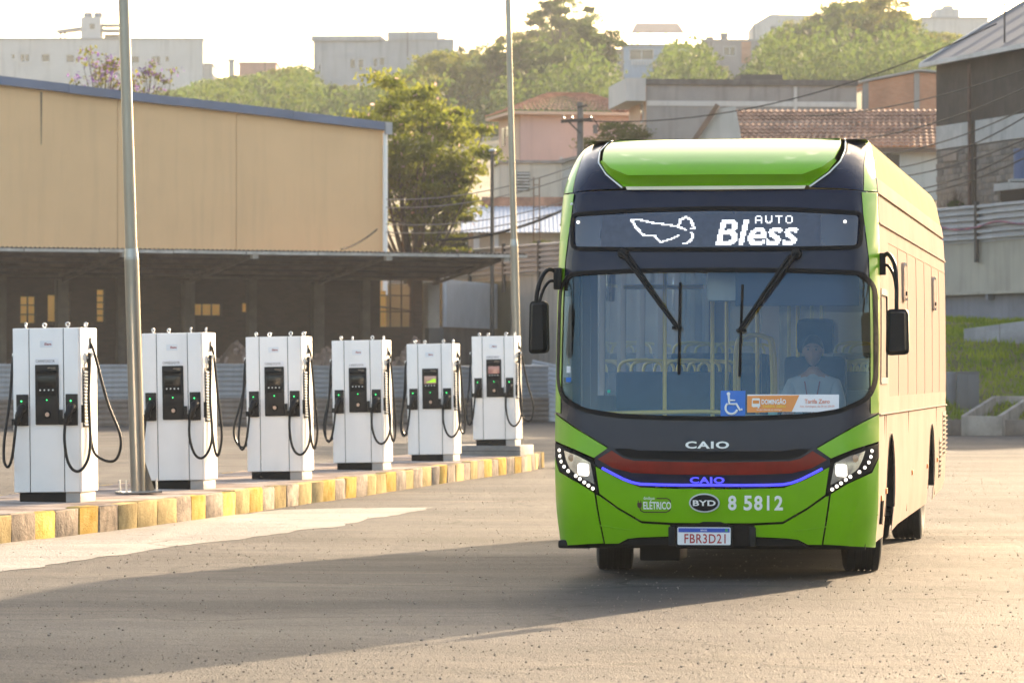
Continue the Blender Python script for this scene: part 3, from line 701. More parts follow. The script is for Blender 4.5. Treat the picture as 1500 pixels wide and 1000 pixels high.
# --- sides
LBUS = 12.2
def side_fn(s):
    def f(y, z, off=0.0):
        e = FY(1.25, min(z, ZR)); bl = 1.2 if z < 2.975 else 4.5
        yy = y + e * max(0, 1 - y / bl)
        x = HW(z) + off
        if yy > LBUS - .3: x -= .28 * (1 - math.sqrt(max(0, 1 - ((yy - LBUS + .3) / .3) ** 2)))
        return Vector((s * x, yy, z))
    return f
def arch(cy, r, z0, n=16):
    pts = []
    for k in range(n + 1):
        a = math.pi * k / n; pts.append((cy - r * math.cos(a), .50 + (r) * math.sin(a)))
    return [(cy - r, z0)] + pts + [(cy + r, z0)]
FWY, RWY = 1.98, 8.8
M_DARK = mat('wheel_well', (0.008, 0.008, 0.008), .9, var=.1)
for s in (-1, 1):
    f = side_fn(s)
    low = [(0, .30), *arch(FWY, .60, .30), (3.4, .33), *arch(RWY, .60, .36), (10.2, .40), (11.3, .42), (LBUS, .58), (LBUS, 1.262), (0, 1.262)]
    low[0] = (0, .29)
    skin('lower_side', low, (), f, M_SIDE, bus, du=.25, dz=.12, back=.006)
    wins = [(.16, 1.30)] + [(1.72 + 1.46 * i, 1.40) for i in range(7)]
    holes = []
    for i, (y0, w) in enumerate(wins):
        if i == 0: hp = [(y0 + .04, 1.50), (y0 + w, 1.50), (y0 + w, 2.24), (y0 + .04, 2.24)]
        else: hp = [(y0, 1.40), (y0 + w, 1.40), (y0 + w, 2.62), (y0, 2.62)]
        hp = rnd(hp, .06, 3); holes.append(hp)
    skin('upper_side', [(0, 1.272), (LBUS, 1.272), (LBUS, 2.735), (0, 2.735)], holes, f, M_SIDE, bus, du=.25, dz=.15, back=.04)
    for i, hp in enumerate(holes):
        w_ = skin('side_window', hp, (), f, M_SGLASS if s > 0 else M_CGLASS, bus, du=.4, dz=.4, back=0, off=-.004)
        if i == 0: skin('window_frame', hp, (inset(hp, .05),), f, M_RUB, w_, du=.4, dz=.4, back=.03, off=.008)
    skin('cornice', [(0, 2.745), (LBUS, 2.745), (LBUS, 2.95), (0, 2.95)], (), f, M_SIDE, bus, du=.25, dz=.05, back=.04, off=.004)
    skin('vent_rail', [(0, 2.951), (LBUS, 2.951), (LBUS, 2.974), (0, 2.974)], (), f, M_RUB, bus, du=.3, dz=.3, back=.03, off=-.012)
    skin('roof_side_panel', [(0, 2.976), (LBUS, 2.976), (LBUS, 3.10), (0, 3.10)], (), f, M_SIDE, bus, du=.25, dz=.03, back=.03, off=.006)
    skin('roof_cove', [(0, 3.105), (LBUS, 3.105), (LBUS - .3, ZR), (0, ZR)], (), f, M_ROOFP, bus, du=.25, dz=.03, back=.05)
    q = MB(); P = [f(y, 2.738, .006) for y in [.02 + LBUS * k / 40 * .995 for k in range(41)]]; q.tube(P, .008, 6); q.build('gutter', M_SIDE, bus, smooth=60)
    q = MB(); P = [f(y, 1.267, .006) for y in [.02 + LBUS * k / 40 * .995 for k in range(41)]]; q.tube(P, .008, 6); q.build('belt_rail', M_SIDE, bus, smooth=60)
    # hatches, seams, lamps
    for y0 in (3.72, 8.96):
        hp = rnd([(y0, 2.20), (y0 + .42, 2.20), (y0 + .42, 2.52), (y0, 2.52)], .05, 3)
        h_ = skin('vent_window', hp, (), f, M_SIDE, bus, back=.02, off=.018); skin('vent_rim', hp, (inset(hp, .022),), f, M_CHROME, h_, back=.01, off=.023)
        MB().lathe([(0, -.01), (.02, -.008), (.02, .01)], 'x', 10, f(y0 + .21, 2.26, .02)).build('latch', M_BLK, h_)
    for y0 in (1.02, 1.28, 4.6, 9.7):
        q = MB().bar(f(y0, .40 if y0 != 1.28 else .46, .002), f(y0, 1.26, .002), .006, .008); q.build('seam', M_RUB, bus)
    for y0, z0 in ((.50, .62), (1.32, .66), (5.2, .72), (7.9, .72), (9.9, .74)):
        c = f(y0, z0, .0); MB().box(c.x - .012, c.x + .012, c.y - .05, c.y + .05, c.z - .022, c.z + .022).build('side_marker', mat('amber_marker', (.75, .22, .03), .3, var=.1), bus, bevel=.006)
    for y0 in (.42, .62):
        MB().bar(f(y0, .42, .003), f(y0, .60, .003), .03, .01).build('louvre', M_RUB, bus)
    gr = skin('engine_grille', rnd([(11.1, .75), (11.75, .75), (11.75, 1.2), (11.1, 1.2)], .03, 2), (), f, M_BLK, bus, off=.004, back=.01)
    for k in range(9):
        z0 = .79 + .046 * k; MB().bar(f(11.14, z0, .012), f(11.71, z0, .012), .02, .012).build('slat', M_SIDE, gr)
    gr = skin('engine_grille', rnd([(10.3, .55), (10.75, .55), (10.75, .95), (10.3, .95)], .03, 2), (), f, M_BLK, bus, off=.004, back=.01)
    for k in range(8):
        z0 = .58 + .046 * k; MB().bar(f(10.33, z0, .012), f(10.72, z0, .012), .02, .012).build('slat', M_SIDE, gr)
    for cyy in (FWY, RWY):
        q = MB(); n = 14
        for k in range(n + 1):
            a = math.pi * k / n; y, z = cyy - .60 * math.cos(a), .50 + .60 * math.sin(a); q.v += [(s * 1.238, y, z), (s * .72, y, z)]
        for k in range(n): q.f.append((2*k, 2*k+1, 2*k+3, 2*k+2))
        q.add([(s*.72, cyy - .60, .3), (s*.72, cyy + .60, .3), (s*.72, cyy + .60, 1.10), (s*.72, cyy - .60, 1.10)], [(0, 1, 2, 3)])
        q.build('wheel_arch', M_DARK, bus)
        # raised lip round the arch
        P = [f(cyy - .61 * math.cos(math.pi * k / 18), .50 + .61 * math.sin(math.pi * k / 18), .0) for k in range(19)]
        MB().tube(P, .006, 6).build('arch_lip', M_RUB, bus, smooth=60)
# roof deck, rear end, floor
q = MB()
def roof_pt(a, b):
    y = 1.25 + (LBUS - .25 - 1.25) * b; x = (2 * a - 1) * 1.10; return (x, y - .06, ZR + .035 * (1 - (2*a-1)**2) * min(1, b * 5) - .012)
q.grid(roof_pt, 10, 20); q.build('roof', M_ROOFP, bus, smooth=60)
q = MB()
def cover(a, b):
    y = 1.28 + 9.2 * b; x = (2*a - 1) * .90; e = min(1, (1 - abs(2*a-1)) * 8, (1 - b) * 12) * min(1, b * 5); return (x, y, ZR + .005 + .06 * e)
q.grid(cover, 24, 30); q.build('battery_cover', M_ROOFP, bus, smooth=50)
MB().box(-1.0, 1.0, LBUS - .06, LBUS - .01, .55, 3.40).build('rear_panel', M_SIDE, bus, bevel=.02)
MB().box(-.9, .9, LBUS - .01, LBUS + .005, 1.5, 2.5).build('rear_window', M_CGLASS, bus)
MB().box(-1.17, 1.17, .45, 1.55, .30, .42).build('chassis', M_DARK, bus)
MB().box(-.70, .70, 1.5, LBUS - .2, .28, .40).build('underbody', M_DARK, bus)
MB().box(-1.18, 1.18, 3.0, 8.1, .33, .42).build('floor_pan', M_DARK, bus)
MB().box(-1.22, -.96, .30, .60, .235, .30).build('step_box', M_BLK, bus, bevel=.02)
MB().box(-.62, -.30, .60, 1.1, .13, .30).build('axle_box', M_BLK, bus, bevel=.02)
# ribbed front valance closing the underside behind the bumper
MB().box(-1.15, 1.15, .30, .36, .24, .45).build('valance', M_DARK, bus)

# --- wheels
M_TYRE = mat('tyre_rubber', (0.022, 0.021, 0.020), .8, var=.25, vscale=5, bump=.2, bscale=60)
M_RIM = mat('steel_rim', (0.06, 0.057, 0.055), .6, metal=.2, var=.2, vscale=5)
def tyre_prof(w, r, rim):
    p = [(rim, -w*.42), (rim+.05, -w*.49), (r-.10, -w*.5), (r-.03, -w*.47), (r-.004, -w*.42)]
    for g in (-.24, -.08, .08, .24):
        p += [(r, (g - .03) * w), (r - .010, (g - .025) * w), (r - .010, (g + .025) * w), (r, (g + .03) * w)]
    return p + [(r-.004, w*.42), (r-.03, w*.47), (r-.10, w*.5), (rim+.05, w*.49), (rim, w*.42)]
TYRE = MB().lathe(tyre_prof(.30, .485, .29), 'x', 40).mesh('tyre', M_TYRE, smooth=35)
def rim_mesh(s):
    q = MB().lathe([(.295, s*.12), (.285, s*.10), (.25, s*.06), (.18, s*.075), (.12, s*.11), (.11, s*.135), (0, s*.14)], 'x', 32)
    for k in range(10):
        a = 2*math.pi*k/10; q.cyl((s*.07, .165*math.cos(a), .165*math.sin(a)), (s*.115, .165*math.cos(a), .165*math.sin(a)), .016, .014, 6)
    return q.mesh('rim', M_RIM, smooth=40)
RIMS = {1: rim_mesh(1), -1: rim_mesh(-1)}
def wheel(x, y, s, steer=0):
    w = link('wheel', TYRE, bus, (x, y, .485), (0, 0, steer)); link('rim', RIMS[s], w); return w
wheel(-.98, FWY, -1, R(7)); wheel(1.01, FWY, 1, R(7))
for s in (-1, 1): wheel(s * 1.02, RWY, s); wheel(s * .69, RWY, s)
MB().cyl((-1.0, FWY, .46), (1.0, FWY, .46), .07).build('axle', M_DARK, bus); MB().cyl((-1.0, RWY, .46), (1.0, RWY, .46), .11).build('axle', M_DARK, bus)

# --- wipers
def wiper(piv, tip, b0, b1, side):
    P = FP(*fp(*piv), .07); T = FP(*fp(*tip), .06); r = MB()
    d = Vector((.045 * side, 0, -.01))
    w = MB().tube([P, P.lerp(T, .5) + Vector((0, -.015, 0)), T], [.016, .013, .010], 8).build('wiper', M_BLK, bus, smooth=60)
    MB().tube([P + d, (P + d).lerp(T + d * .5, .5) + Vector((0, -.015, 0)), T + d * .5], [.013, .011, .009], 8).build('arm', M_BLK, w, smooth=60)
    a, b = fp(*b0), fp(*b1); pts = [FP(a[0] + (b[0]-a[0]) * k / 10, a[1] + (b[1]-a[1]) * k / 10, .022) for k in range(11)]
    MB().tube(pts, .011, 6).build('blade', M_RUB, w, smooth=60)
    c = FP(*fp(*tip), .045); MB().box(c.x - .035, c.x + .04, c.y - .012, c.y + .02, c.z - .012, c.z + .012).build('joint', M_BLK, w, bevel=.004)
    MB().lathe([(0, -.05), (.035, -.045), (.045, .03)], 'y', 14, FP(*fp(*piv), .03)).build('spindle', M_BLK, w, smooth=60)
wiper((913, 371), (992, 480), (997, 414), (994.5, 548), 1)
wiper((1167, 372), (1086, 484), (1088, 417), (1083.5, 551), -1)

# --- mirrors
def mirror(s, c, w, h, arm):
    P = catmull(arm, 6)
    m_ = MB().tube(P, .017, 8).build('mirror', M_BLK, bus, smooth=60)
    hd = MB(); outl = rnd([(c[0]-w/2, c[2]-h/2), (c[0]+w/2, c[2]-h/2 + .01), (c[0]+w/2 - .008, c[2]+h/2), (c[0]-w/2 + .008, c[2]+h/2)], .04)
    hd.prism(outl, 'y', c[1] - .0, c[1] + .10)
    b = inset(outl, .03); n = len(outl)
    hd2 = MB(); hd2.v = [(x, c[1] + .02, z) for x, z in outl] + [(x, c[1] - .045, z) for x, z in b]; hd2.f = [(i, (i+1) % n, n+(i+1) % n, n+i) for i in range(n)] + [tuple(range(n, 2*n))]
    hd.add(hd2.v, hd2.f); hd.build('housing', M_BLK, m_, smooth=50)
    g = inset(outl, .015); MB().prism(g, 'y', c[1] + .10, c[1] + .104).build('mirror_glass', M_CHROME, m_)
    P2 = catmull([(a[0], a[1] + .03, a[2] - .07 - .02 * i) for i, a in enumerate(arm[:-2])], 5)
    MB().tube(P2, .012, 8).build('brace', M_BLK, m_, smooth=60)
    e = arm[0]; MB().box(e[0] - .03, e[0] + .03, e[1] - .05, e[1] + .05, e[2] - .13, e[2] + .04).build('bracket', M_BLK, m_, bevel=.012)
mirror(-1, (-1.36, .22, 1.935), .15, .41, [(-1.235, .42, 2.36), (-1.29, .34, 2.385), (-1.335, .27, 2.33), (-1.372, .23, 2.20), (-1.376, .24, 2.02), (-1.376, .25, 1.93)])
mirror(1, (1.395, .30, 1.895), .18, .355, [(1.262, .62, 2.47), (1.31, .52, 2.50), (1.365, .42, 2.42), (1.385, .35, 2.28), (1.388, .32, 2.1), (1.388, .33, 1.95)])

# --- stickers inside the windscreen
def sheet(name, px0, py0, px1, py1, m, parent, off=-.012):
    (a0, b0), (a1, b1) = fp(px0, py1), fp(px1, py0)
    return front(name, [(a0, b0), (a1, b0), (a1, b1), (a0, b1)], m, parent, off=off, back=.002)
M_SBLUE = mat('sticker_blue', (0.005, 0.14, 0.55), .4, var=.03); M_ORA = mat('sticker_orange', (0.80, 0.28, 0.06), .4, var=.03); M_SWH = mat('sticker_white', (0.80, 0.78, 0.80), .4, var=.02)
st = sheet('access_sticker', 1055.5, 572, 1092, 609.5, M_SBLUE, bus, .004)
def arc_pts(cx, cy, r, a0, a1, n=14): return [(cx + r * math.cos(R(a0 + (a1-a0) * k / n)), cy - r * math.sin(R(a0 + (a1-a0) * k / n))) for k in range(n + 1)]
q = MB()
for pl, r in (([(1067.5, 579), (1068.5, 591.5), (1079, 591.5), (1084, 600.5), (1087.5, 599)], .0095), ([(1068, 586), (1077, 586)], .006), (arc_pts(1071.5, 597.5, 8.6, 130, 345), .009)):
    q.tube([FP(*fp(*p), .007) for p in pl], r, 6)
q.tube([FP(*fp(1067.2, 576.6), .0), FP(*fp(1067.2, 576.6), .010)], .014, 10)
q.build('wheelchair_symbol', M_WHITE, st)
bn = sheet('fare_banner', 1094.5, 577.5, 1229, 603, M_SWH, bus, .004)
pts = [fp(*p) for p in ((1094.5, 579.5), (1171, 578.5), (1160, 602.5), (1094.5, 604))]
front('banner_field', pts, M_ORA, bn, off=.0065, back=.002)
M_YEL = mat('sticker_yellow', (0.85, 0.55, 0.05), .4, var=.02); M_RL = mat('sticker_red_print', (0.72, 0.22, 0.12), .4, var=.02)
def btext(t, px, py, w, h, m, bold=.02): u, z = fp(px, py); text_mb(t, w, h, on_front(u, z, .010), bold=bold).build('banner_lettering', m, bn)
btext('DOMINGÃO', 1133.5, 591.5, .185, .044, M_WHITE, .03); btext('TARIFA ZERO', 1134, 596.5, .178, .018, M_YEL, .03); btext('bandeira liberada aos domingos', 1127, 600.8, .19, .011, M_WHITE, .0)
btext('Tarifa Zero', 1197, 590.5, .19, .032, M_RL, .01); btext('Aos domingos, de 0h às 23h59', 1197, 596, .26, .014, M_RL, .0)
q = MB(); u, z = fp(1107.5, 590); c = FP(u, z, .010)
q.prism(rnd([(c.x-.033, c.z-.03), (c.x+.033, c.z-.03), (c.x+.03, c.z+.036), (c.x-.03, c.z+.036)], .01), 'y', c.y, c.y + .002); q.box(c.x-.025, c.x-.013, c.y, c.y+.002, c.z-.04, c.z-.028); q.box(c.x+.013, c.x+.025, c.y, c.y+.002, c.z-.04, c.z-.028)
q.build('banner_bus_symbol', M_WHITE, bn); MB().box(c.x-.024, c.x+.024, c.y-.002, c.y, c.z-.004, c.z+.020).build('banner_bus_symbol', M_ORA, bn)
for px, py, w, h, m in ((833, 541, .03, .05, M_SWH), (833, 556, .04, .035, M_SBLUE), (892, 573, .022, .022, mat('sticker_green', (0.0, .4, .28), .4))):
    u, z = fp(px, py); c = FP(u, z, .0); MB().box(c.x-w/2, c.x+w/2, c.y-.008, c.y-.005, c.z-h/2, c.z+h/2).build('sticker', m, bus)

# --- cabin: floor, dash, rails, seats, partition, ceiling
M_INT = mat('cabin_grey', (0.32, 0.34, 0.36), .6, var=.08); M_FLOOR = mat('cabin_floor', (0.12, 0.12, 0.13), .7, var=.2)
M_YRAIL = mat('yellow_rail', (0.75, 0.50, 0.05), .35, var=.06); M_SEAT = mat('seat_fabric', (0.022, 0.026, 0.045), .8, var=.2, vscale=12)
q = MB().box(-.70, .70, 1.0, LBUS - .1, .42, .46); q.box(-1.2, -.70, 2.75, 8.0, .42, .46); q.box(.70, 1.2, 2.75, 8.0, .42, .46); q.build('cabin_floor', M_FLOOR, bus)
MB().box(-1.16, 1.16, .62, LBUS - .1, 2.70, 2.74).build('ceiling', M_INT, bus)
q = MB(); q.box(-1.13, 1.13, .36, .62, .9, 1.10); q.box(.18, 1.12, .38, .80, .95, 1.16); q.build('dashboard', M_BLK, bus, bevel=.03)
MB().box(-1.15, 1.15, .40, .62, 2.42, 2.72).build('header_box', mat('header_grey', (0.10, 0.11, 0.13), .5), bus, bevel=.02)
MB().box(.15, 1.1, .36, .38, 2.10, 2.42).build('sun_blind', mat('sun_blind', (0.03, 0.035, 0.06), .6), bus, bevel=.004)
def rail(pts, r=.017, smoothn=6): return MB().tube(catmull(pts, smoothn) if len(pts) > 2 else pts, r, 8).build('hand_rail', M_YRAIL, bus, smooth=60)
for x, y in ((-.50, 1.3), (-.16, 1.7), (-.02, 4.2), (.30, 3.6), (.34, 5.6), (-.38, 5.2), (.52, 1.75), (-.3, 7.4), (.28, 7.6)): rail([(x, y, .46), (x, y, 2.7)])
rail([(-.92, .75, 1.27), (-.5, .72, 1.28), (.0, .72, 1.28), (.10, .74, 1.20), (.12, .78, 1.0)]); rail([(-1.0, .9, 1.15), (-.98, 1.3, 1.15)])
for x in (-.45, .45): rail([(x, 1.4, 2.45), (x, 11.0, 2.45)])
rail([(-.9, 1.9, 2.28), (-.25, 1.9, 2.28)]); rail([(-.2, 1.72, 2.28), (.1, 1.72, 2.28)])
for y in (2.2, 2.5): rail([(-.02, y, .9), (-.02, y, 1.75), (.06, y, 1.88), (.20, y, 1.88), (.27, y, 1.75), (.28, y, .9)])
q = MB(); q.box(.02, .24, 2.2, 2.5, .46, 1.25); q.build('turnstile', M_INT, bus, bevel=.03)
def seat(x, y, z=.80):
    st_ = MB().box(x-.21, x+.21, y-.2, y+.22, z, z + .09).build('seat', M_SEAT, bus, bevel=.03)
    MB().box(x-.21, x+.21, y+.18, y+.27, z + .05, z + .78).build('backrest', M_SEAT, st_, bevel=.03)
    MB().tube(catmull([(x-.19, y+.23, z+.7), (x-.15, y+.23, z+.86), (x+.15, y+.23, z+.86), (x+.19, y+.23, z+.7)], 5), .014, 8).build('grab_handle', M_YRAIL, st_)
    MB().box(x-.05, x+.05, y-.05, y+.1, .46, z).build('pedestal', M_INT, st_)
for yy in (3.3, 4.2, 5.1, 6.0, 7.6, 8.6, 9.6):
    for x in (-.95, -.55, .58, .98): seat(x, yy, .82 if yy < 7 else 1.0)
MB().box(-.92, -.18, 6.4, 6.44, 1.3, 2.5).build('partition', glass_mat('partition_glass', (.75, .8, .82)), bus)
# driver's compartment: seat, wheel, rear partition, ticket machine, mirror, fan
dx = .66
sd = MB().box(dx-.25, dx+.25, 1.28, 1.72, .86, .98).build('driver_seat', M_SEAT, bus, bevel=.04)
MB().box(dx-.25, dx+.25, 1.70, 1.84, .95, 1.72).build('backrest', M_SEAT, sd, bevel=.05); MB().box(dx-.15, dx+.15, 1.70, 1.82, 1.74, 2.02).build('headrest', M_SEAT, sd, bevel=.05)
MB().box(dx-.12, dx+.12, 1.4, 1.65, .46, .86).build('pedestal', M_BLK, sd)
pts = [Vector((dx + .23*math.cos(a), .98 + .10*math.sin(a), 1.24 + .16*math.sin(a))) for a in [2*math.pi*k/28 for k in range(29)]]
sw = MB().tube(pts, .017, 8, caps=False).build('steering_wheel', M_BLK, bus, smooth=60)
q = MB()
for k in (0, 2.2, 4.1): q.bar((dx, .99, 1.235), pts[int(k / 6.283 * 28)], .035, .015)
q.cyl((dx, 1.0, 1.25), (dx, .85, 1.05), .05); q.build('spoke', M_BLK, sw)
MB().box(.35, 1.15, 1.98, 2.02, 1.12, 1.45).build('driver_partition', M_INT, bus, bevel=.01)
MB().box(.35, 1.15, 1.99, 2.01, 1.45, 2.6).build('partition_glass', MATS['partition_glass'], bus)
q = MB().box(-.10, .22, .62, .70, 2.14, 2.38); q.build('inside_mirror', mat('mirror_back', (.62, .64, .62), .4), bus, bevel=.05)
MB().box(.30, .50, 1.5, 1.75, 1.05, 1.35).build('ticket_machine', mat('machine_green', (.2, .5, .45), .5), bus, bevel=.02)
MB().box(-1.16, -1.10, .7, 1.75, .46, 2.5).build('door_leaf', M_BLK, bus)
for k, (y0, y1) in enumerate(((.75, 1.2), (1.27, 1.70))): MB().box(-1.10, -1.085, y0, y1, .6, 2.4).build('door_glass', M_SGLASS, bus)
# ============================================================ DRIVER
M_SKIN = mat('skin', (0.36, 0.18, 0.11), .5, var=.06); M_SHIRT = mat('pale_shirt', (0.36, 0.37, 0.40), .8, var=.08); M_HAIR = mat('dark_hair', (0.012, 0.010, 0.010), .6, var=.3)
M_TROU = mat('dark_trousers', (0.02, 0.025, 0.05), .8)
def bus_pt(x, y, z): return Vector((BO.x + x*BC + y*BS, BO.y - x*BS + y*BC, z))
def skinned(name, verts, edges, radii, m, parent, sub=2):
    me = bpy.data.meshes.new(name); me.from_pydata(verts, edges, [])
    ob = bpy.data.objects.new(name, me); C.objects.link(ob)
    sk = ob.modifiers.new('s', 'SKIN'); sk.use_smooth_shade = True
    for i, r in enumerate(radii):
        d = me.skin_vertices[0].data[i]; d.radius = r if isinstance(r, tuple) else (r, r); d.use_root = (i == 0)
    sb = ob.modifiers.new('b', 'SUBSURF'); sb.levels = sub; sb.render_levels = sub
    dg = bpy.context.evaluated_depsgraph_get(); dg.update()
    me2 = bpy.data.meshes.new_from_object(ob.evaluated_get(dg)); bpy.data.objects.remove(ob)
    me2.materials.clear(); me2.materials.append(m); me2.shade_smooth()
    return link(name, me2, parent)
def driver():
    t = thing('person', 'bus driver in a pale shirt and lanyard seated at the steering wheel', 'person', bus_pt(.66, 1.5, .96), -BA)
    # seated frame: origin on the seat, -y towards the windscreen
    V = [(0,.08,.10),(0,.08,.28),(0,.06,.44),(0,.05,.55),(0,.02,.63),(0,.0,.68),
         (-.17,.05,.53),(-.23,-.10,.36),(-.17,-.33,.27),(-.155,-.43,.30),
         (.17,.05,.53),(.23,-.10,.36),(.17,-.33,.27),(.155,-.43,.30),
         (-.10,.02,.07),(-.14,-.40,.08),(-.14,-.42,-.36),(-.14,-.52,-.44),(.10,.02,.07),(.14,-.40,.08),(.14,-.42,-.36),(.14,-.52,-.44)]
    E = [(0,1),(1,2),(2,3),(3,4),(4,5),(3,6),(6,7),(7,8),(8,9),(3,10),(10,11),(11,12),(12,13),(0,14),(14,15),(15,16),(16,17),(0,18),(18,19),(19,20),(20,21)]
    rr = [(.16,.12),(.15,.11),(.16,.11),(.13,.09),.055,.052,.065,.048,.036,.030,.065,.048,.036,.030,.085,.065,.05,.045,.085,.065,.05,.045]
    body = skinned('body', V, E, rr, M_SHIRT, t)
    body.data.materials.append(M_SKIN); body.data.materials.append(M_TROU)
    for p in body.data.polygons:
        c = p.center
        if c.z > .60: p.material_index = 1
        elif c.y < -.27 and c.z > .18: p.material_index = 1
        elif c.z < .10: p.material_index = 2
    # head: one shaped surface with brow, nose, chin
    q = MB(); n, m_ = 24, 20
    def head(a, b):
        th = 2*math.pi*a; ph = math.pi*b
        x = math.sin(ph)*math.sin(th); y = -math.sin(ph)*math.cos(th); z = math.cos(ph)
        w = .077 * (1 - .22*max(0, -z)); X = x*w; Y = y*.098; Z = z*.118
        if y < 0:
            f = max(0, -y)
            Y -= .018*f*math.exp(-((X/.014)**2))*math.exp(-(((Z+.018)/.028)**2))     # nose
            Y += .010*f*(math.exp(-(((abs(X)-.032)/.016)**2)))*math.exp(-(((Z-.012)/.016)**2))  # eye sockets
            Y -= .006*f*math.exp(-((X/.03)**2))*math.exp(-(((Z+.062)/.012)**2))      # lips
            Y -= .008*f*math.exp(-((X/.03)**2))*math.exp(-(((Z+.10)/.02)**2))        # chin
        return (X, Y, Z + .80)
    q.grid(head, 40, 36); hd = q.build('head', M_SKIN, t, smooth=180)
    q = MB()
    def hair(a, b):
        th = 2*math.pi*a; ph = math.pi*.52*b
        front_ = max(0, math.cos(th)); ph *= (1 - .34*front_) if b > .0 else 1
        x = math.sin(ph)*math.sin(th); y = -math.sin(ph)*math.cos(th); z = math.cos(ph)
        k = 1 + .05*mnoise.noise(Vector((x*4, y*4, z*4)))
        return (x*.086*k, y*.108*k + .004, z*.133*k + .80)
    q.grid(hair, 36, 12); q.build('hair', M_HAIR, hd, smooth=180)
    for s in (-1, 1):
        MB().lathe([(0, -.004), (.008, -.003), (.010, .004)], 'y', 10, (s*.031, -.084, .812)).build('eye', mat('eye_dark', (.03, .02, .02), .2), hd)
        q = MB().lathe([(0, -.01), (.018, -.008), (.024, 0), (.018, .01), (0, .012)], 'x', 12, (s*.078, .008, .80)); q.build('ear', M_SKIN, hd, smooth=180)
        MB().box(s*.031-.016, s*.031+.016, -.094, -.086, .832, .838).build('eyebrow', M_HAIR, hd)
        # hand closed round the wheel rim
        hx = s*.155
        Vh = [(hx, -.43, .30), (hx - s*.005, -.48, .31)]; Eh = [(0, 1)]; rh = [(.030, .022), (.036, .02)]
        for k in range(4):
            b0 = len(Vh); o = (k - 1.5)*.018
            Vh += [(hx + o, -.515, .325), (hx + o, -.535, .30 - abs(k-1.5)*.003), (hx + o, -.515, .278)]; Eh += [(1, b0), (b0, b0+1), (b0+1, b0+2)]; rh += [.0095, .009, .008]
        b0 = len(Vh); Vh += [(hx - s*.035, -.475, .32), (hx - s*.045, -.505, .31)]; Eh += [(1, b0), (b0, b0+1)]; rh += [.010, .009]
        skinned('hand', Vh, Eh, rh, M_SKIN, body, 1)
    q = MB(); q.tube(catmull([(-.06, -.075, .56), (-.03, -.115, .40), (0, -.13, .27)], 6), .006, 6); q.tube(catmull([(.06, -.075, .56), (.03, -.115, .40), (0, -.13, .27)], 6), .006, 6)
    q.build('lanyard', mat('lanyard_red', (.25, .05, .05), .6), body)
    q = MB()
    def collar(a, b): th = 2*math.pi*a; return (.064*math.sin(th)*(1+.25*(1-b)), .028-.060*math.cos(th)*(1+.25*(1-b)), .575+.05*b)
    q.grid(collar, 20, 2); q.build('collar', M_SHIRT, body, smooth=180)
driver()

# ============================================================ CHARGERS
M_CAB = mat('cabinet_white', (0.84, 0.81, 0.79), .38, var=.03, vscale=2.5, streak=.10)
M_GAP = mat('cabinet_gap', (0.03, 0.03, 0.03), .7); M_PLI = mat('plinth_black', (0.010, 0.010, 0.010), .7, var=.2, bump=.1, spec=.15)
M_PAN = mat('panel_charcoal', (0.018, 0.017, 0.017), .5, var=.1, spec=.2); M_SCR = mat('screen_dark', (0.008, 0.009, 0.010), .2, spec=.3)
M_CAB_W = mat('cable_black', (0.009, 0.009, 0.010), .42, var=.1, spec=.25); M_GLED = mat('green_led', (0, .4, .1), .4, var=0, emit=(0.02, 1.0, 0.22), estr=1.2)
M_STEEL = mat('galvanised_steel', (0.55, 0.56, 0.57), .36, metal=.85, var=.15, vscale=4)
M_CARD = mat('card_reader', (0.62, 0.40, 0.28), .4, var=.1)
M_SLATW = mat('slat_white', (0.82, 0.80, 0.76), .4, var=.03)
M_INK = mat('dark_print', (0.03, 0.025, 0.025), .5); M_REDI = mat('red_print', (0.30, 0.02, 0.03), .5); M_LBL = mat('label_paper', (0.72, 0.74, 0.78), .5, var=.02)
M_GOLD = mat('pale_gold_print', (0.42, 0.33, 0.24), .5)
def P2(x, y, z): return (x, y, z)
CP = {}
def cp(key, fn):                       # shared mesh cache for the parts of the cabinets
    if key not in CP: CP[key] = fn()
    return CP[key]
FW = .36; DEP = .72; TOP = 1.80
def rbox(x0, x1, y0, y1, z0, z1, m, name, bev=.006): return MB().box(x0, x1, y0, y1, z0, z1).mesh(name, m, bevel=bev)
def txt_mesh(t, w, h, x, y, z, m, name, **k): return text_mb(t, w, h, lambda a, b: (x + a, y, z + b), **k).mesh(name, m)
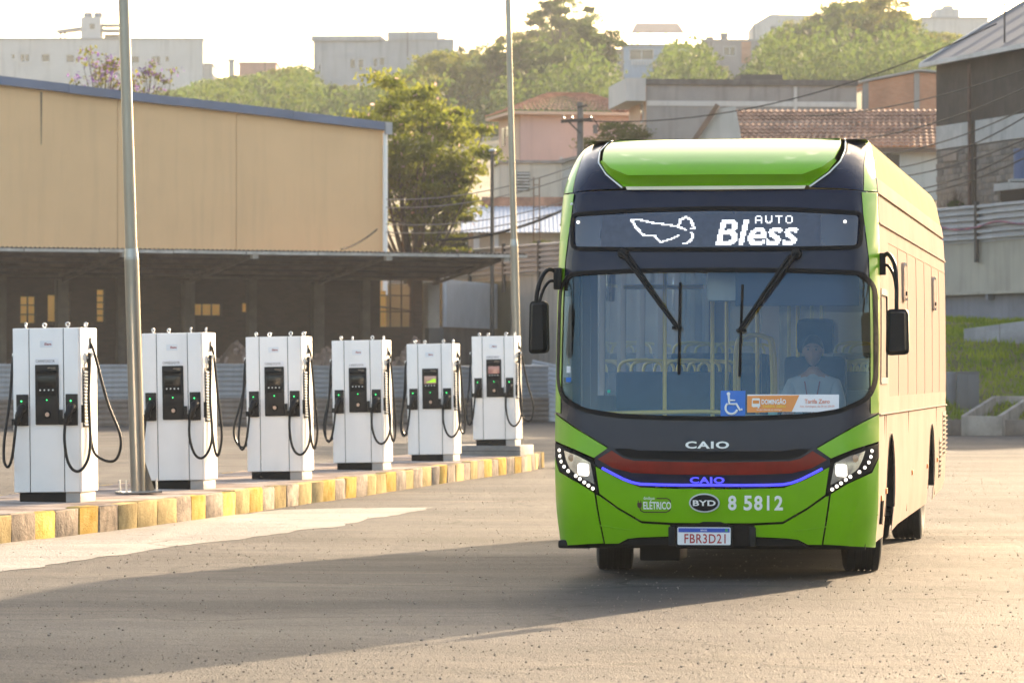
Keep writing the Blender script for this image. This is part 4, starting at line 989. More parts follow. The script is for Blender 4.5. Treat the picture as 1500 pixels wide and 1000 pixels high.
def charger(pos, rz, lean, label, screen='dark', wide=0.0, left=0.0, sticker=True, seed=0):
    t = thing('charging_station', label, 'charger', pos, rz, 'charging cabinets along the kerbed island')
    t.rotation_euler = (0, lean, rz)
    def add(key, fn, parent=t): return link(key.split('#')[0], cp(key, fn), parent)
    add('cabinet', lambda: rbox(-FW + .004, FW - .006, .018, DEP, .10, TOP, M_CAB, 'cabinet', .010))
    add('gap_strip', lambda: rbox(-FW + .02, FW - .05, .012, .03, .105, TOP - .004, M_GAP, 'gap_strip', 0))
    for k, (a, b) in enumerate(((-.36, -.193), (-.184, .172), (.181, .335))):
        add(f'front_panel#{k}', lambda a=a, b=b: rbox(a, b, -.002, .02, .105, TOP - .002, M_CAB, 'front_panel', .004))
    add('corner_chamfer', lambda: MB().prism([(.337, -.001), (.356, .022), (.356, .04), (.337, .03)], 'z', .105, TOP - .002).mesh('corner_chamfer', M_CAB))
    add('plinth', lambda: rbox(-FW + .045, FW - .03, .035, DEP - .04, -.02, .104, M_PLI, 'plinth', .006))
    add('plinth_cap', lambda: rbox(FW - .18, FW - .026, .03, DEP - .05, -.02, .10, mat('plinth_side', (.36, .33, .31), .7, var=.1), 'plinth_cap', .004))
    # display panel
    hp = add('display_panel', lambda: rbox(-.122, .128, -.028, 0, .80, 1.42, M_PAN, 'display_panel', .010))
    add('display_hood', lambda: MB().prism([(-.045, 1.345), (-.028, 1.36), (-.028, 1.335), (-.05, 1.335)], 'x', -.105, .112).mesh('display_hood', M_PLI), hp)
    scm = {'dark': M_SCR, 'green': mat('screen_lit', (.03, .03, .03), .2, var=0, emit=(.30, .19, .16), estr=.30), 'red': mat('screen_red', (.05, .02, .02), .2, var=.3, vscale=9, emit=(.30, .16, .15), estr=.25)}[screen]
    add('screen#' + screen, lambda: rbox(-.088, .098, -.033, -.02, 1.185, 1.305, scm, 'screen', .002), hp)
    if screen == 'green':
        add('screen_graphic', lambda: MB().prism([(-.055, 1.205), (.092, 1.205), (.092, 1.262), (.06, 1.262), (.02, 1.245), (-.01, 1.225), (-.05, 1.215)], 'y', -.0345, -.033).mesh('screen_graphic', mat('screen_green', (.1, .3, 0), .4, var=0, emit=(.30, .62, .01), estr=.30)), hp)
    add('key_strip', lambda: rbox(-.095, .105, -.0315, -.02, 1.095, 1.185, M_PLI, 'key_strip', .002), hp)
    for k in range(4): link('key', cp('key', lambda: MB().lathe([(0, -.004), (.008, -.003), (.010, .004)], 'y', 12).mesh('key', mat('key_white', (.75, .75, .72), .4), smooth=50)), hp, (-.066 + .045*k, -.033, 1.158))
    link('status_light', cp('dot', lambda: MB().lathe([(0, -.003), (.006, -.002), (.007, .003)], 'y', 10).mesh('status_light', M_GLED, smooth=50)), hp, (.003, -.029, 1.055))
    rd = link('card_reader', cp('reader', lambda: MB().lathe([(0, -.010), (.022, -.009), (.024, 0)], 'y', 20).mesh('card_reader', M_CARD, smooth=50)), hp, (.006, -.029, .905))
    link('reader_ring', cp('ring', lambda: MB().lathe([(.025, 0), (.026, -.012), (.036, -.010), (.040, 0)], 'y', 20).mesh('reader_ring', M_PLI, smooth=50)), hp, (.006, -.028, .905))
    add('latch', lambda: rbox(.130, .165, -.035, 0, .80, .955, M_PAN, 'latch', .004), hp)
    add('panel_lettering', lambda: txt_mesh('eletroposto', .085, .014, .055, -.0292, 1.382, M_GOLD, 'panel_lettering', bold=.02), hp)
    add('panel_lettering#2', lambda: txt_mesh('e-mobility', .05, .009, .075, -.0292, 1.366, M_GOLD, 'panel_lettering', bold=.0), hp)
    lb = add('maker_label', lambda: rbox(-.070, .062, -.005, 0, 1.598, 1.668, M_LBL, 'maker_label', 0))
    add('label_lettering', lambda: txt_mesh('Eletra', .075, .024, .015, -.0062, 1.622, M_REDI, 'label_lettering', bold=.03, shear=.15), lb)
    if sticker:
        sk = add('warning_strip', lambda: rbox(-.126, .124, -.0045, 0, 1.426, 1.488, M_SWH, 'warning_strip', 0))
        add('strip_lettering', lambda: txt_mesh('CARREGADOR', .20, .028, -.015, -.0058, 1.444, M_INK, 'strip_lettering', spacing=1.1), sk)
    # connectors in their holsters, and the cable loops
    for s, hx in ((-1, -.262), (1, .262)):
        ho = add(f'holster#{s}', lambda hx=hx: rbox(hx-.064, hx+.064, -.022, 0, .79, 1.115, M_PAN, 'holster', .008))
        link('socket_ring', cp('sock', lambda: MB().lathe([(.040, 0), (.044, -.02), (.054, -.018), (.058, 0)], 'y', 20).mesh('socket_ring', M_PLI, smooth=50)), ho, (hx + .008, -.020, .965))
        link('status_light', cp('dot2', lambda: MB().lathe([(0, -.004), (.006, -.003), (.009, .003)], 'y', 12).mesh('status_light', M_GLED, smooth=50)), ho, (hx - .008, -.023, 1.045))
        def plug(hx=hx):
            q = MB(); q.tube(catmull([(hx+.012, -.01, .975), (hx+.010, -.085, .975), (hx-.004, -.125, .925), (hx-.022, -.135, .86), (hx-.040, -.125, .80)], 5), [.046]*4 + [.043]*4 + [.036]*6 + [.030]*5 + [.024]*2, 10)
            q.box(hx-.075, hx+.02, -.145, -.10, .835, .865); q.box(hx-.080, hx-.060, -.15, -.095, .80, .865); return q.mesh('plug', M_CAB_W, smooth=40)
        add(f'plug#{s}', plug, ho)
        def slot(s=s): return rbox(s*FW - .012, s*FW + .010, .40, .44, 1.58, 1.70, M_GAP, 'cable_slot', 0)
        add(f'cable_slot#{s}', slot)
        def hook(s=s):
            q = MB(); q.tube(catmull([(s*(FW-.02), .24, 1.49), (s*(FW+.03), .24, 1.49), (s*(FW+.055), .24, 1.505), (s*(FW+.06), .24, 1.545)], 5), .016, 8); q.box(s*FW-.008, s*FW+.008, .18, .30, 1.44, 1.54); return q.mesh('cable_hook', M_SLATW, smooth=50)
        add(f'cable_hook#{s}', hook)
        w = wide if s > 0 else left
        rj = random.Random(seed * 7 + s); j = lambda a: rj.uniform(-a, a)
        pts = [(s*(FW-.02), .42, 1.64), (s*(FW+.03), .41, 1.58), (s*(FW+.05+.30*w), .40, 1.06 - .05*w), (s*(FW+.06+.62*w), .38, .66), (s*(FW+.06+.52*w), .36, .45 + j(.03)),
               (s*(FW+.05+.22*w), .34, .40 + j(.03)), (s*(FW+.035), .31, .56), (s*(FW+.02), .26, 1.0), (s*(FW+.022), .245, 1.45), (s*(FW+.035), .22, 1.53), (s*(FW+.052), .18, 1.44),
               (s*(FW+.06), .08, 1.05), (s*(FW+.095), -.01, .68)]; dj = j(.03)
        if s > 0: pts += [(.448, -.05, .50 + dj), (.405, -.09, .385 + dj), (.345, -.12, .34 + dj), (.285, -.14, .375 + dj), (.24, -.15, .48 + dj), (.217, -.15, .64), (hx-.045, -.125, .80)]
        else: pts += [(-.462, -.03, .50 + dj), (-.44, -.07, .405 + dj), (-.40, -.10, .37 + dj), (-.36, -.13, .42 + dj), (-.33, -.15, .53 + dj), (-.312, -.15, .67), (hx-.040, -.125, .80)]
        MB().tube(catmull(pts, 7), .0155, 8).build('cable', M_CAB_W, t, smooth=60)
    def vent(s):
        q = MB()
        for k in range(17): z = .80 + .034*k; q.add([(s*FW - .004*s, .10, z), (s*FW - .004*s, .34, z), (s*(FW+.022), .34, z-.014), (s*(FW+.022), .10, z-.014), (s*(FW+.022), .34, z+.002), (s*(FW+.022), .10, z+.002), (s*FW - .004*s, .10, z+.016), (s*FW - .004*s, .34, z+.016)], [(0,1,2,3),(3,2,4,5),(5,4,7,6),(0,3,5,6),(1,7,4,2)])
        return q.mesh('vent_slats', M_SLATW)
    for s in (-1, 1):
        vb = add(f'vent_grille#{s}', lambda s=s: rbox(s*FW - .008, s*FW + .004, .09, .35, .77, 1.39, M_GAP, 'vent_grille', 0))
        part_stuff(add(f'vent_slats#{s}', lambda s=s: vent(s), vb))
        add(f'side_handle#{s}', lambda s=s: rbox(s*FW - .01, s*FW + .03, .02, .045, .82, 1.0, M_PLI, 'side_handle', .004))
    ry = random.Random(seed)
    for k, x in enumerate((-.245, -.165, .20, .28)):
        e = link('eye_bolt', cp('eye', lambda: MB().tube([(.021*math.cos(a), 0, .036 + .021*math.sin(a)) for a in [2*math.pi*i/18 - math.pi/2 for i in range(19)]], .008, 8, caps=False).cyl((0, 0, -.004), (0, 0, .018), .012, .010, 10).mesh('eye_bolt', M_STEEL, smooth=60)), t, (x, .10 + .45*(k % 2), TOP), (0, 0, ry.uniform(-1.2, 1.2)))
    return t
YAW = -R(8.35)
def cpos(px, py, z):
    Y = (CAMZ - z) * FPX / (py - HORIZ); return Vector(((px - 750) / FPX * Y, Y, z))
spec = [((71, 735), 'charging cabinet with a cable swinging out in a wide loop beside the lamp pole', 'dark', .42, .05, True, -.012),
        ((256, 716), 'charging cabinet standing right behind the foot of the galvanised lamp pole', 'dark', .10, .10, True, -.018),
        ((404, 702), 'charging cabinet fourth in line counting from the concrete slab, dark screen', 'dark', .08, .30, True, -.016),
        ((526, 688), 'charging cabinet third in line counting from the concrete slab, dark screen', 'dark', .06, .22, True, -.016),
        ((632, 675), 'charging cabinet with a lit green graphic on its screen and no warning strip', 'green', .08, .16, False, -.016)]
for i, ((px, py), lab, sc_, w, lf, stk, ln) in enumerate(spec):
    p = cpos(px, py, KH); charger(p, YAW, ln, 'white ' + lab, sc_, w, lf, stk, i + 1)
p6 = Vector(((725 - 750) / FPX * 70.3, 70.3, .42))
charger(p6, YAW, -.016, 'white charging cabinet with reddish lit screen standing on a raised concrete slab', 'red', .28, .02, True, 6)
# slab under the last charger
sl = MB().box(-.80, .46, -.26, 1.3, -.05, .165).build('concrete_slab', mat('slab_concrete', (0.17, 0.165, 0.16), .85, var=.25, vscale=4, bump=.5, bscale=20, streak=.3), None, bevel=.015)
sl.location = (p6.x, p6.y, KH - .005); sl.rotation_euler = (0, 0, YAW); tag(sl, 'dark grey concrete slab carrying the last charger of the island', 'slab')
MB().box(-.80, .46, -.264, -.258, .075, .085).build('crack', M_GAP, sl)

# ============================================================ LAMP POLES
M_POLE = mat('galvanised_pole', (0.27, 0.26, 0.25), .28, metal=.95, var=.12, vscale=1.2)
def pole(base, r0, r1, zstep, H, lean, label, gussets=True):
    t = thing('lamp_pole', label, 'pole', base, 0, 'galvanised lamp poles'); t.rotation_euler = (0, lean, .3)
    MB().tube([(0, 0, 0), (0, 0, zstep)], [r0, r0 * .97], 24).build('lower_shaft', M_POLE, t, smooth=40)
    MB().tube([(0, 0, zstep - .02), (0, 0, zstep + .10), (0, 0, zstep + .101), (0, 0, H)], [r0 * .985, r1 * 1.05, r1, r1 * .8], 24).build('upper_shaft', M_POLE, t, smooth=40)
    MB().box(-.22, .22, -.22, .22, 0, .025).build('base_plate', M_POLE, t, bevel=.005)
    if gussets:
        for k in range(4):
            q = MB().prism([(r0 * .9, .025), (r0 + .10, .025), (r0 + .09, .06), (r0 * .95, .36)], 'y', -.006, .006)
            q.build('gusset', M_POLE, t); t.children[-1].rotation_euler = (0, 0, k * math.pi / 2 + .4)
        for sx in (-1, 1):
            for sy in (-1, 1): MB().cyl((sx*.17, sy*.17, 0), (sx*.17, sy*.17, .15), .012, seg=8).build('anchor_bolt', M_STEEL, t)
    MB().box(-.07, .55, -.13, .13, H - .03, H + .06).build('lamp_head', M_STEEL, t, bevel=.03)
b1 = cpos(203, 722, KH + .01); pole(b1, .083, .066, 2.60, 9.0, -.031, 'galvanised lamp pole with gusseted foot on the island among the chargers')
b2 = Vector(((761 - 750) / FPX * 76.0, 76.0, 0)); pole(b2, .075, .058, 3.9, 10.0, -.026, 'galvanised lamp pole rising behind the charger on the slab', True)
# ============================================================ TERRAIN BEHIND THE YARD
def Yw(X): return interp(X, [-4, 15.2, 19], [167, 125, 121])          # line of the retaining wall
def wall_top(X): return interp(X, [-4, 6, 15], [5.2, 5.3, 5.6])
def terr(X, Y):
    r = Y - Yw(X)
    z = smooth_interp(r, [0, 40, 80, 150, 300, 420, 480, 560, 700, 1100], [5.1, 8.0, 11.0, 16.0, 29.5, 39.0, 42.0, 43.0, 41, 28])
    z *= interp(X, [-420, -260, -120, 90, 170, 420], [.7, .85, 1, 1, .8, .6])
    return z + min(1, r / 30) * (1.8 * mnoise.noise(Vector((X * .025, Y * .025, 2))) + .3 * mnoise.noise(Vector((X * .2, Y * .2, 5))))
M_SOIL = mat('hillside_soil', (0.085, 0.095, 0.035), .95, var=.5, vscale=.12, bump=.6, bscale=2, col2=(0.17, 0.14, 0.08))
rs = [0, 3, 8, 15, 22, 30, 38, 46, 55, 65, 75, 85, 95, 105, 115, 125, 135, 145, 160, 180, 200, 220, 240, 260, 280, 300, 320, 340, 360, 380, 400, 420, 440, 460, 480, 500, 530, 560, 620, 700, 850, 1100]
xs_ = [-420, -320, -220, -160] + list(range(-130, 131, 5)) + [160, 220, 320, 420]
mb = MB(); W = len(xs_)
mb.v = [(x, Yw(x) + .02, -.5) for x in xs_] + [(x, Yw(x) + r + .02, terr(x, Yw(x) + r)) for r in rs for x in xs_]
for j in range(len(rs)):
    for i in range(W - 1): mb.f.append((j*W+i, j*W+i+1, (j+1)*W+i+1, (j+1)*W+i))
tag(mb.build('hillside', M_SOIL, smooth=60), 'wooded hillside rising behind the yard', kind='structure')

# ---- retaining wall with sheet fence on top, from the shed to the bank on the right
WD = (Vector((15.2, 125, 0)) - Vector((-4, 167, 0))).normalized(); WN = Vector((-WD.y, WD.x, 0)) * -1     # along, and out to the yard
if WN.y > 0: WN = -WN
WL = (Vector((15.2, 125, 0)) - Vector((-4, 167, 0))).length
def WP(s, n, z): p = Vector((-4, 167, 0)) + WD * s + WN * n; return Vector((p.x, p.y, z))
def wall_slab(name, s0, s1, n0, n1, z0, z1a, z1b, m, parent=None, bevel=0):
    q = MB(); c = [WP(s0, n0, z0), WP(s1, n0, z0), WP(s1, n1, z0), WP(s0, n1, z0), WP(s0, n0, z1a), WP(s1, n0, z1b), WP(s1, n1, z1b), WP(s0, n1, z1a)]
    q.add(c, [(0,3,2,1),(4,5,6,7),(0,1,5,4),(1,2,6,5),(2,3,7,6),(3,0,4,7)]); return q.build(name, m, parent, bevel=bevel)
M_PLAS = mat('stained_plaster', (0.46, 0.42, 0.37), .9, var=.14, vscale=.7, streak=.55, bump=.2, bscale=8)
M_BEIG = mat('beige_render', (0.36, 0.33, 0.28), .9, var=.10, vscale=.6, streak=.35)
M_SLATE = mat('bluegrey_paint', (0.18, 0.19, 0.23), .85, var=.14, vscale=.8, streak=.3)
M_ROD = mat('dark_steel_post', (0.05, 0.045, 0.04), .7, var=.3)
def ztop(s): return 5.2 + .4 * s / WL
rw = thing('retaining_wall', 'long stained retaining wall carrying a sheet metal fence above the yard', 'wall', (0, 0, 0))
wall_slab('wall', -4, 24, 0, -.35, 0, ztop(-4), ztop(24), M_PLAS, rw)
wall_slab('upper_wall', 24.05, 60, .10, -.35, 4.06, ztop(24), ztop(60), M_BEIG, rw)
wall_slab('lower_wall', 24.05, 60, 0, -.35, 0, 4.0, 4.0, M_SLATE, rw)
wall_slab('ledge', 24.05, 60, .28, -.3, 4.0, 4.08, 4.08, M_BEIG, rw)
for s in range(26, 60, 3): wall_slab('bracket', s, s + .14, .24, 0, 3.84, 4.0, 4.0, M_SLATE, rw)
def rib_sheet(L, H, nr, amp, m, name='sheet', vertical=False, th=0.0):
    """Ribbed metal sheet in the x-z plane, ribs along x (or along z)."""
    q = MB(); prof = []
    for k in range(nr):
        a = k / nr; b = 1 / nr
        prof += [(a, 0), (a + b * .38, 0), (a + b * .5, amp), (a + b * .88, amp)]
    prof.append((1, 0))
    n = len(prof)
    if not vertical:
        q.v = [(0, -y, z * H) for z, y in prof] + [(L, -y, z * H) for z, y in prof]
    else: q.v = [(z * L, -y, 0) for z, y in prof] + [(z * L, -y, H) for z, y in prof]
    q.f = [(i, i + 1, n + i + 1, n + i) for i in range(n - 1)]
    return q.mesh(name, m)
M_SHEET = mat('grey_sheet_metal', (0.42, 0.43, 0.46), .45, metal=.35, var=.15, vscale=.8, streak=.3)
M_SHEETD = mat('muddy_sheet_metal', (0.24, 0.19, 0.16), .75, metal=.1, var=.25, vscale=1.0, streak=.35)
M_SHEETB = mat('pale_sheet_metal', (0.40, 0.41, 0.44), .5, metal=.3, var=.12, vscale=.7, streak=.25)
fn_ = thing('sheet_fence', 'pale ribbed sheet fence with dark posts along the top of the retaining wall', 'fence', (0, 0, 0))
angW = math.atan2(WD.y, WD.x)
SH = rib_sheet(2.0, 1.12, 6, .13, M_SHEETB)
s = -4.0; k = 0
while s < 58:
    p = WP(s, .14, ztop(s + 1) - .02); link('sheet', SH, fn_, p, (R(random.uniform(-1, 1)), -math.atan2(.4, WL) + R(random.uniform(-.5, .5)), angW)); s += 2.02
for s in [-3.0 + 3.1 * i for i in range(21)]:
    q = MB(); a, b = WP(s, .24, ztop(s) - .62), WP(s, .24, ztop(s) + 1.2); q.bar(a, b, .13, .10, up=WN); q.build('post', M_ROD, fn_)
# the loose cable slung along the fence
pts = [WP(28 + 1.2 * i, .33, ztop(28 + i) + .48 + .09 * math.sin(i * 1.9)) for i in range(26)]
tag(MB().tube(catmull(pts, 4), .03, 6).build('cable', mat('blue_red_cable', (.10, .10, .25), .6, var=.5, vscale=3, col2=(.3, .08, .1))), 'blue and red cable slung along the fence on the retaining wall', 'cable')

# ---- grass bank on the right, with kerb, low wall, trough and cabinet
def bank(X, Y):
    f = max(0, min(1, (X - 7.4) / 1.4)); y1 = Yw(X)
    t = (Y - 112.6); z = interp(t, [0, 2.2, 7.4, 12.5, 22, 40], [.10, .66, 2.48, 3.15, 3.4, 3.5])
    return f * z + .12 * f * mnoise.noise(Vector((X * .6, Y * .6, 4))) * min(1, t / 3) if t > 0 else 0.05
M_GRS = mat('grass_soil', (0.07, 0.085, 0.02), .95, var=.4, vscale=.8, bump=.6, bscale=5, col2=(0.14, 0.11, 0.05))
q = MB(); nu, nv = 60, 44
def bk(a, b):
    X = 7.4 + 40 * a ** 1.6; y1 = max(115, Yw(X) if X < 15.2 else 125) + .0; Y = 112.6 + (y1 - 112.6) * b; return (X, Y, bank(X, Y) if b > 0 else -.05)
q.grid(bk, nu, nv); tag(q.build('grass_bank', M_GRS, smooth=60), 'steep earth bank under the retaining wall', kind='structure')
mb = MB(); rg = random.Random(11)
for i in range(24000):
    X = rg.uniform(8.2, 17.5); Y = 112.9 + (Yw(X) - 113.2) * rg.random(); d = mnoise.noise(Vector((X * .5, Y * .5, 8)))
    if d < -.22 and rg.random() < .8: continue
    z = bank(X, Y); h = rg.uniform(.07, .20) * (1 + .8 * max(0, d)); a = rg.uniform(0, 6.28); w = rg.uniform(.02, .045)
    dx, dy = math.cos(a) * w, math.sin(a) * w; lx, ly = rg.uniform(-.09, .09), rg.uniform(-.09, .09)
    mb.add([(X - dx, Y - dy, z - .03), (X + dx, Y + dy, z - .03), (X + lx, Y + ly, z + h)], [(0, 1, 2)])
tag(mb.build('grass', leaf_mat('grass_blade', (0.14, 0.22, 0.010), (0.27, 0.32, 0.02), .5), fixn=False), 'rough green grass covering the bank', kind='stuff')
M_KB = mat('brown_kerb', (0.16, 0.13, 0.11), .9, var=.3, vscale=2, bump=.4)
bkk = thing('kerb', 'brown stained kerb at the foot of the grass bank', 'kerb', (0, 0, 0))
for i in range(12): MB().box(7.6 + i * 1.0, 8.59 + i * 1.0, 112.45, 112.65, 0, .42).build('kerb_stone', M_KB, bkk, bevel=.02)
M_LW = mat('weathered_concrete', (0.25, 0.25, 0.265), .9, var=.22, vscale=1.2, streak=.5, bump=.3, bscale=12)
lw = thing('low_wall', 'short weathered concrete wall set in the grass bank', 'wall', (0, 0, 0))
for i in range(6):
    q = MB(); a = Vector((12.75 + i * .98, 120.4 - i * .35, 0)); b = Vector((12.75 + (i + 1) * .98 - .015, 120.4 - (i + 1) * .35, 0)); z0 = 1.9; z1, z2 = 2.9 + .13 * i, 2.9 + .13 * (i + 1)
    q.add([(a.x, a.y, z0), (b.x, b.y, z0), (b.x + .1, b.y + .3, z0), (a.x + .1, a.y + .3, z0), (a.x, a.y, z1), (b.x, b.y, z2 - .01), (b.x + .1, b.y + .3, z2 - .01), (a.x + .1, a.y + .3, z1)], [(0,3,2,1),(4,5,6,7),(0,1,5,4),(1,2,6,5),(2,3,7,6),(3,0,4,7)])
    q.build('panel', M_LW, lw, bevel=.015)
tr = thing('drain_trough', 'open concrete drainage trough at the foot of the grass bank', 'trough', (0, 0, 0))
M_TR = mat('trough_concrete', (0.30, 0.26, 0.225), .9, var=.3, vscale=1.6, streak=.6, bump=.3, bscale=12)
x0, x1, y0 = 11.80, 12.87, 112.0
q = MB().box(x0, x1, y0, y0 + .12, 0, .52).build('front_panel', M_TR, tr, bevel=.015)
def slanted(name, xa, xb, ya, yb, za, zb, th):
    q = MB(); q.add([(xa, ya, 0), (xa + th, ya, 0), (xb + th, yb, 0), (xb, yb, 0), (xa, ya, za), (xa + th, ya, za), (xb + th, yb, zb), (xb, yb, zb)], [(0,3,2,1),(4,5,6,7),(0,1,5,4),(1,2,6,5),(2,3,7,6),(3,0,4,7)]); return q.build(name, M_TR, tr, bevel=.012)
slanted('side_panel', x0, x0 + 1.15, y0 + .125, y0 + 3.2, .53, 1.02, .12); slanted('side_panel', x1 - .12, x1 + 1.05, y0 + .125, y0 + 3.2, .53, 1.02, .12)
MB().box(x0 + 1.15, x1 + 1.2, y0 + 3.2, y0 + 3.32, 0, 1.03).build('back_panel', M_TR, tr, bevel=.012)
cbx = thing('utility_cabinet', 'grey steel utility cabinet standing beside the drainage trough', 'cabinet', at(1418, 600, 114.6), R(-4))
M_CBX = mat('grey_enamel', (0.085, 0.088, 0.095), .5, var=.08)
MB().box(-.30, .30, 0, .5, 0, 1.0).build('body', M_CBX, cbx, bevel=.01); MB().box(-.285, -.005, -.015, 0, .05, .95).build('door', M_CBX, cbx, bevel=.004); MB().box(.005, .285, -.015, 0, .05, .95).build('door', M_CBX, cbx, bevel=.004)
MB().box(-.33, .33, -.03, .53, 1.0, 1.03).build('lid', M_CBX, cbx, bevel=.006); MB().box(-.28, .28, .03, .47, -.5, 0).build('footing', M_LW, cbx)
cb2 = MB().box(-.12, .12, 0, .3, -.4, .95).build('meter_box', mat('pale_enamel', (.15, .155, .17), .5), None, bevel=.01); cb2.location = at(1394, 596, 115.2); tag(cb2, 'slim pale meter box next to the grey utility cabinet', 'meter box')

# ============================================================ SHED AND YELLOW WAREHOUSE
S0 = Vector((-2.78, 147.0, 0)); SA = Vector((-.906, -.423, 0)); SN = Vector((.423, -.906, 0))
def SP(t, n, z): p = S0 + SA * t + SN * n; return Vector((p.x, p.y, z))
def shed_px(px, py, n):
    k = (px - 750) / FPX; b = S0 + SN * n; t = (k * b.y - b.x) / (SA.x - k * SA.y); p = b + SA * t
    return t, CAMZ + (HORIZ - py) / FPX * p.y
ROT = math.atan2(-SA.y, -SA.x)             # world angle of the shed's rightward axis
shed = thing('open_shed', 'derelict open-fronted shed with a dark corrugated canopy before the yellow warehouse', 'shed', (0, 0, 0))
M_COLM = mat('shed_column', (0.14, 0.115, 0.098), .9, var=.25, vscale=1.5, streak=.3); M_COLW = mat('pale_column', (0.36, 0.33, 0.31), .85, var=.15)
M_BRK = bpy.data.materials.new('dark_brick'); M_BRK.use_nodes = True
def brick_nodes(m, c1, c2, mortar, scale=1.0, rot=ROT):
    n = m.node_tree.nodes; l = m.node_tree.links; p = n['Principled BSDF']; p.inputs['Roughness'].default_value = .9
    tc = n.new('ShaderNodeTexCoord'); sx = n.new('ShaderNodeSeparateXYZ'); cx = n.new('ShaderNodeCombineXYZ')
    mp = n.new('ShaderNodeMapping'); mp.inputs['Rotation'].default_value = (0, 0, -rot); l.new(tc.outputs['Object'], mp.inputs[0]); l.new(mp.outputs[0], sx.inputs[0])
    l.new(sx.outputs[0], cx.inputs[0]); l.new(sx.outputs[2], cx.inputs[1])
    b = n.new('ShaderNodeTexBrick'); b.inputs['Scale'].default_value = 1.0 * scale; b.inputs['Brick Width'].default_value = .24; b.inputs['Row Height'].default_value = .085; b.inputs['Mortar Size'].default_value = .010
    b.inputs['Color1'].default_value = (*c1, 1); b.inputs['Color2'].default_value = (*c2, 1); b.inputs['Mortar'].default_value = (*mortar, 1); l.new(cx.outputs[0], b.inputs['Vector'])
    nz = n.new('ShaderNodeTexNoise'); nz.inputs['Scale'].default_value = .8; nz.inputs['Detail'].default_value = 5; l.new(tc.outputs['Object'], nz.inputs['Vector'])
    hs = n.new('ShaderNodeHueSaturation'); mr = n.new('ShaderNodeMapRange'); mr.inputs[3].default_value = .55; mr.inputs[4].default_value = 1.45; l.new(nz.outputs[0], mr.inputs[0]); l.new(mr.outputs[0], hs.inputs['Value']); l.new(b.outputs[0], hs.inputs['Color']); l.new(hs.outputs[0], p.inputs['Base Color'])
    bp = n.new('ShaderNodeBump'); bp.inputs['Strength'].default_value = .5; bp.inputs['Distance'].default_value = .01; bp.invert = True; l.new(b.outputs['Fac'], bp.inputs['Height']); l.new(bp.outputs[0], p.inputs['Normal'])
brick_nodes(M_BRK, (0.06, 0.038, 0.03), (0.085, 0.052, 0.04), (0.06, 0.05, 0.045))
NW = -1.2
opens = [(30, 433, 53, 474), (70, 431, 84, 472), (95, 428, 104, 470), (142, 423, 154, 472), (172, 421, 187, 470), (283, 444, 325, 463), (355, 443, 367, 458), (557, 409, 606, 480)]
holes = []
for a, b, c, d in opens:
    (t0, z1), (t1, z0) = shed_px(a, b, NW), shed_px(c, d, NW); holes.append([(t1, z0), (t0, z0), (t0, z1), (t1, z1)])
wallo = skin('brick_wall', [(-.2, 0), (22, 0), (22, 4.95), (-.2, 4.95)], holes, lambda t, z, o=0: SP(t, NW + o, z), M_BRK, shed, du=2.0, dz=2.0, back=.22)
for i, h in enumerate(holes):
    w_ = thing('tmp', 'x', 'x'); bpy.data.objects.remove(w_)
    t0, t1 = h[0][0], h[1][0]; z0, z1 = h[0][1], h[2][1]
    fr = MB()
    for a, b in (((t0, z0), (t1, z0)), ((t1, z0), (t1, z1)), ((t1, z1), (t0, z1)), ((t0, z1), (t0, z0))): fr.bar(SP(a[0], NW - .1, a[1]), SP(b[0], NW - .1, b[1]), .06, .06)
    f_ = fr.build('window_frame', M_ROD, shed)
    nb = {0: 2, 1: 1, 2: 1, 3: 1, 4: 1, 5: 3, 6: 1, 7: 3}[i]; nr_ = {7: 3, 0: 3, 3: 5, 2: 4}.get(i, 1)
    for k in range(1, nb): t = t0 + (t1 - t0) * k / nb; MB().bar(SP(t, NW - .1, z0), SP(t, NW - .1, z1), .05, .05).build('glazing_bar', M_ROD, f_)
    for k in range(1, nr_): z = z0 + (z1 - z0) * k / nr_; MB().bar(SP(t0, NW - .1, z), SP(t1, NW - .1, z), .035 if i != 7 else .06, .035).build('glazing_bar', M_ROD, f_)
    if i == 7:
        MB().bar(SP(t0 - .1, NW - .4, z0 + .1), SP(t0 - .9, NW - .5, z0 + .9), .05).build('broken_strut', M_ROD, f_); MB().bar(SP(t1 + .1, NW - .3, z0 + .75), SP(t0, NW - .3, z0 + .60), .10, .05).build('fallen_board', M_COLM, f_)
for i, t in enumerate((0, 4.24, 8.94, 13.4, 17.9)):
    w = .19 if i else .22; q = MB(); a, b = SP(t, 0, 0), SP(t, 0, 4.78)
    q.bar(a, b, w * 2, w * 2, up=SN); q.build('column', M_COLW if i == 0 else M_COLM, shed, bevel=.02)
for t in (2.1, 6.3, 11.0, 15.2): MB().bar(SP(t, -.9, 0), SP(t, -.9, 4.9), .3, .3, up=SN).build('column', M_COLM, shed, bevel=.02)
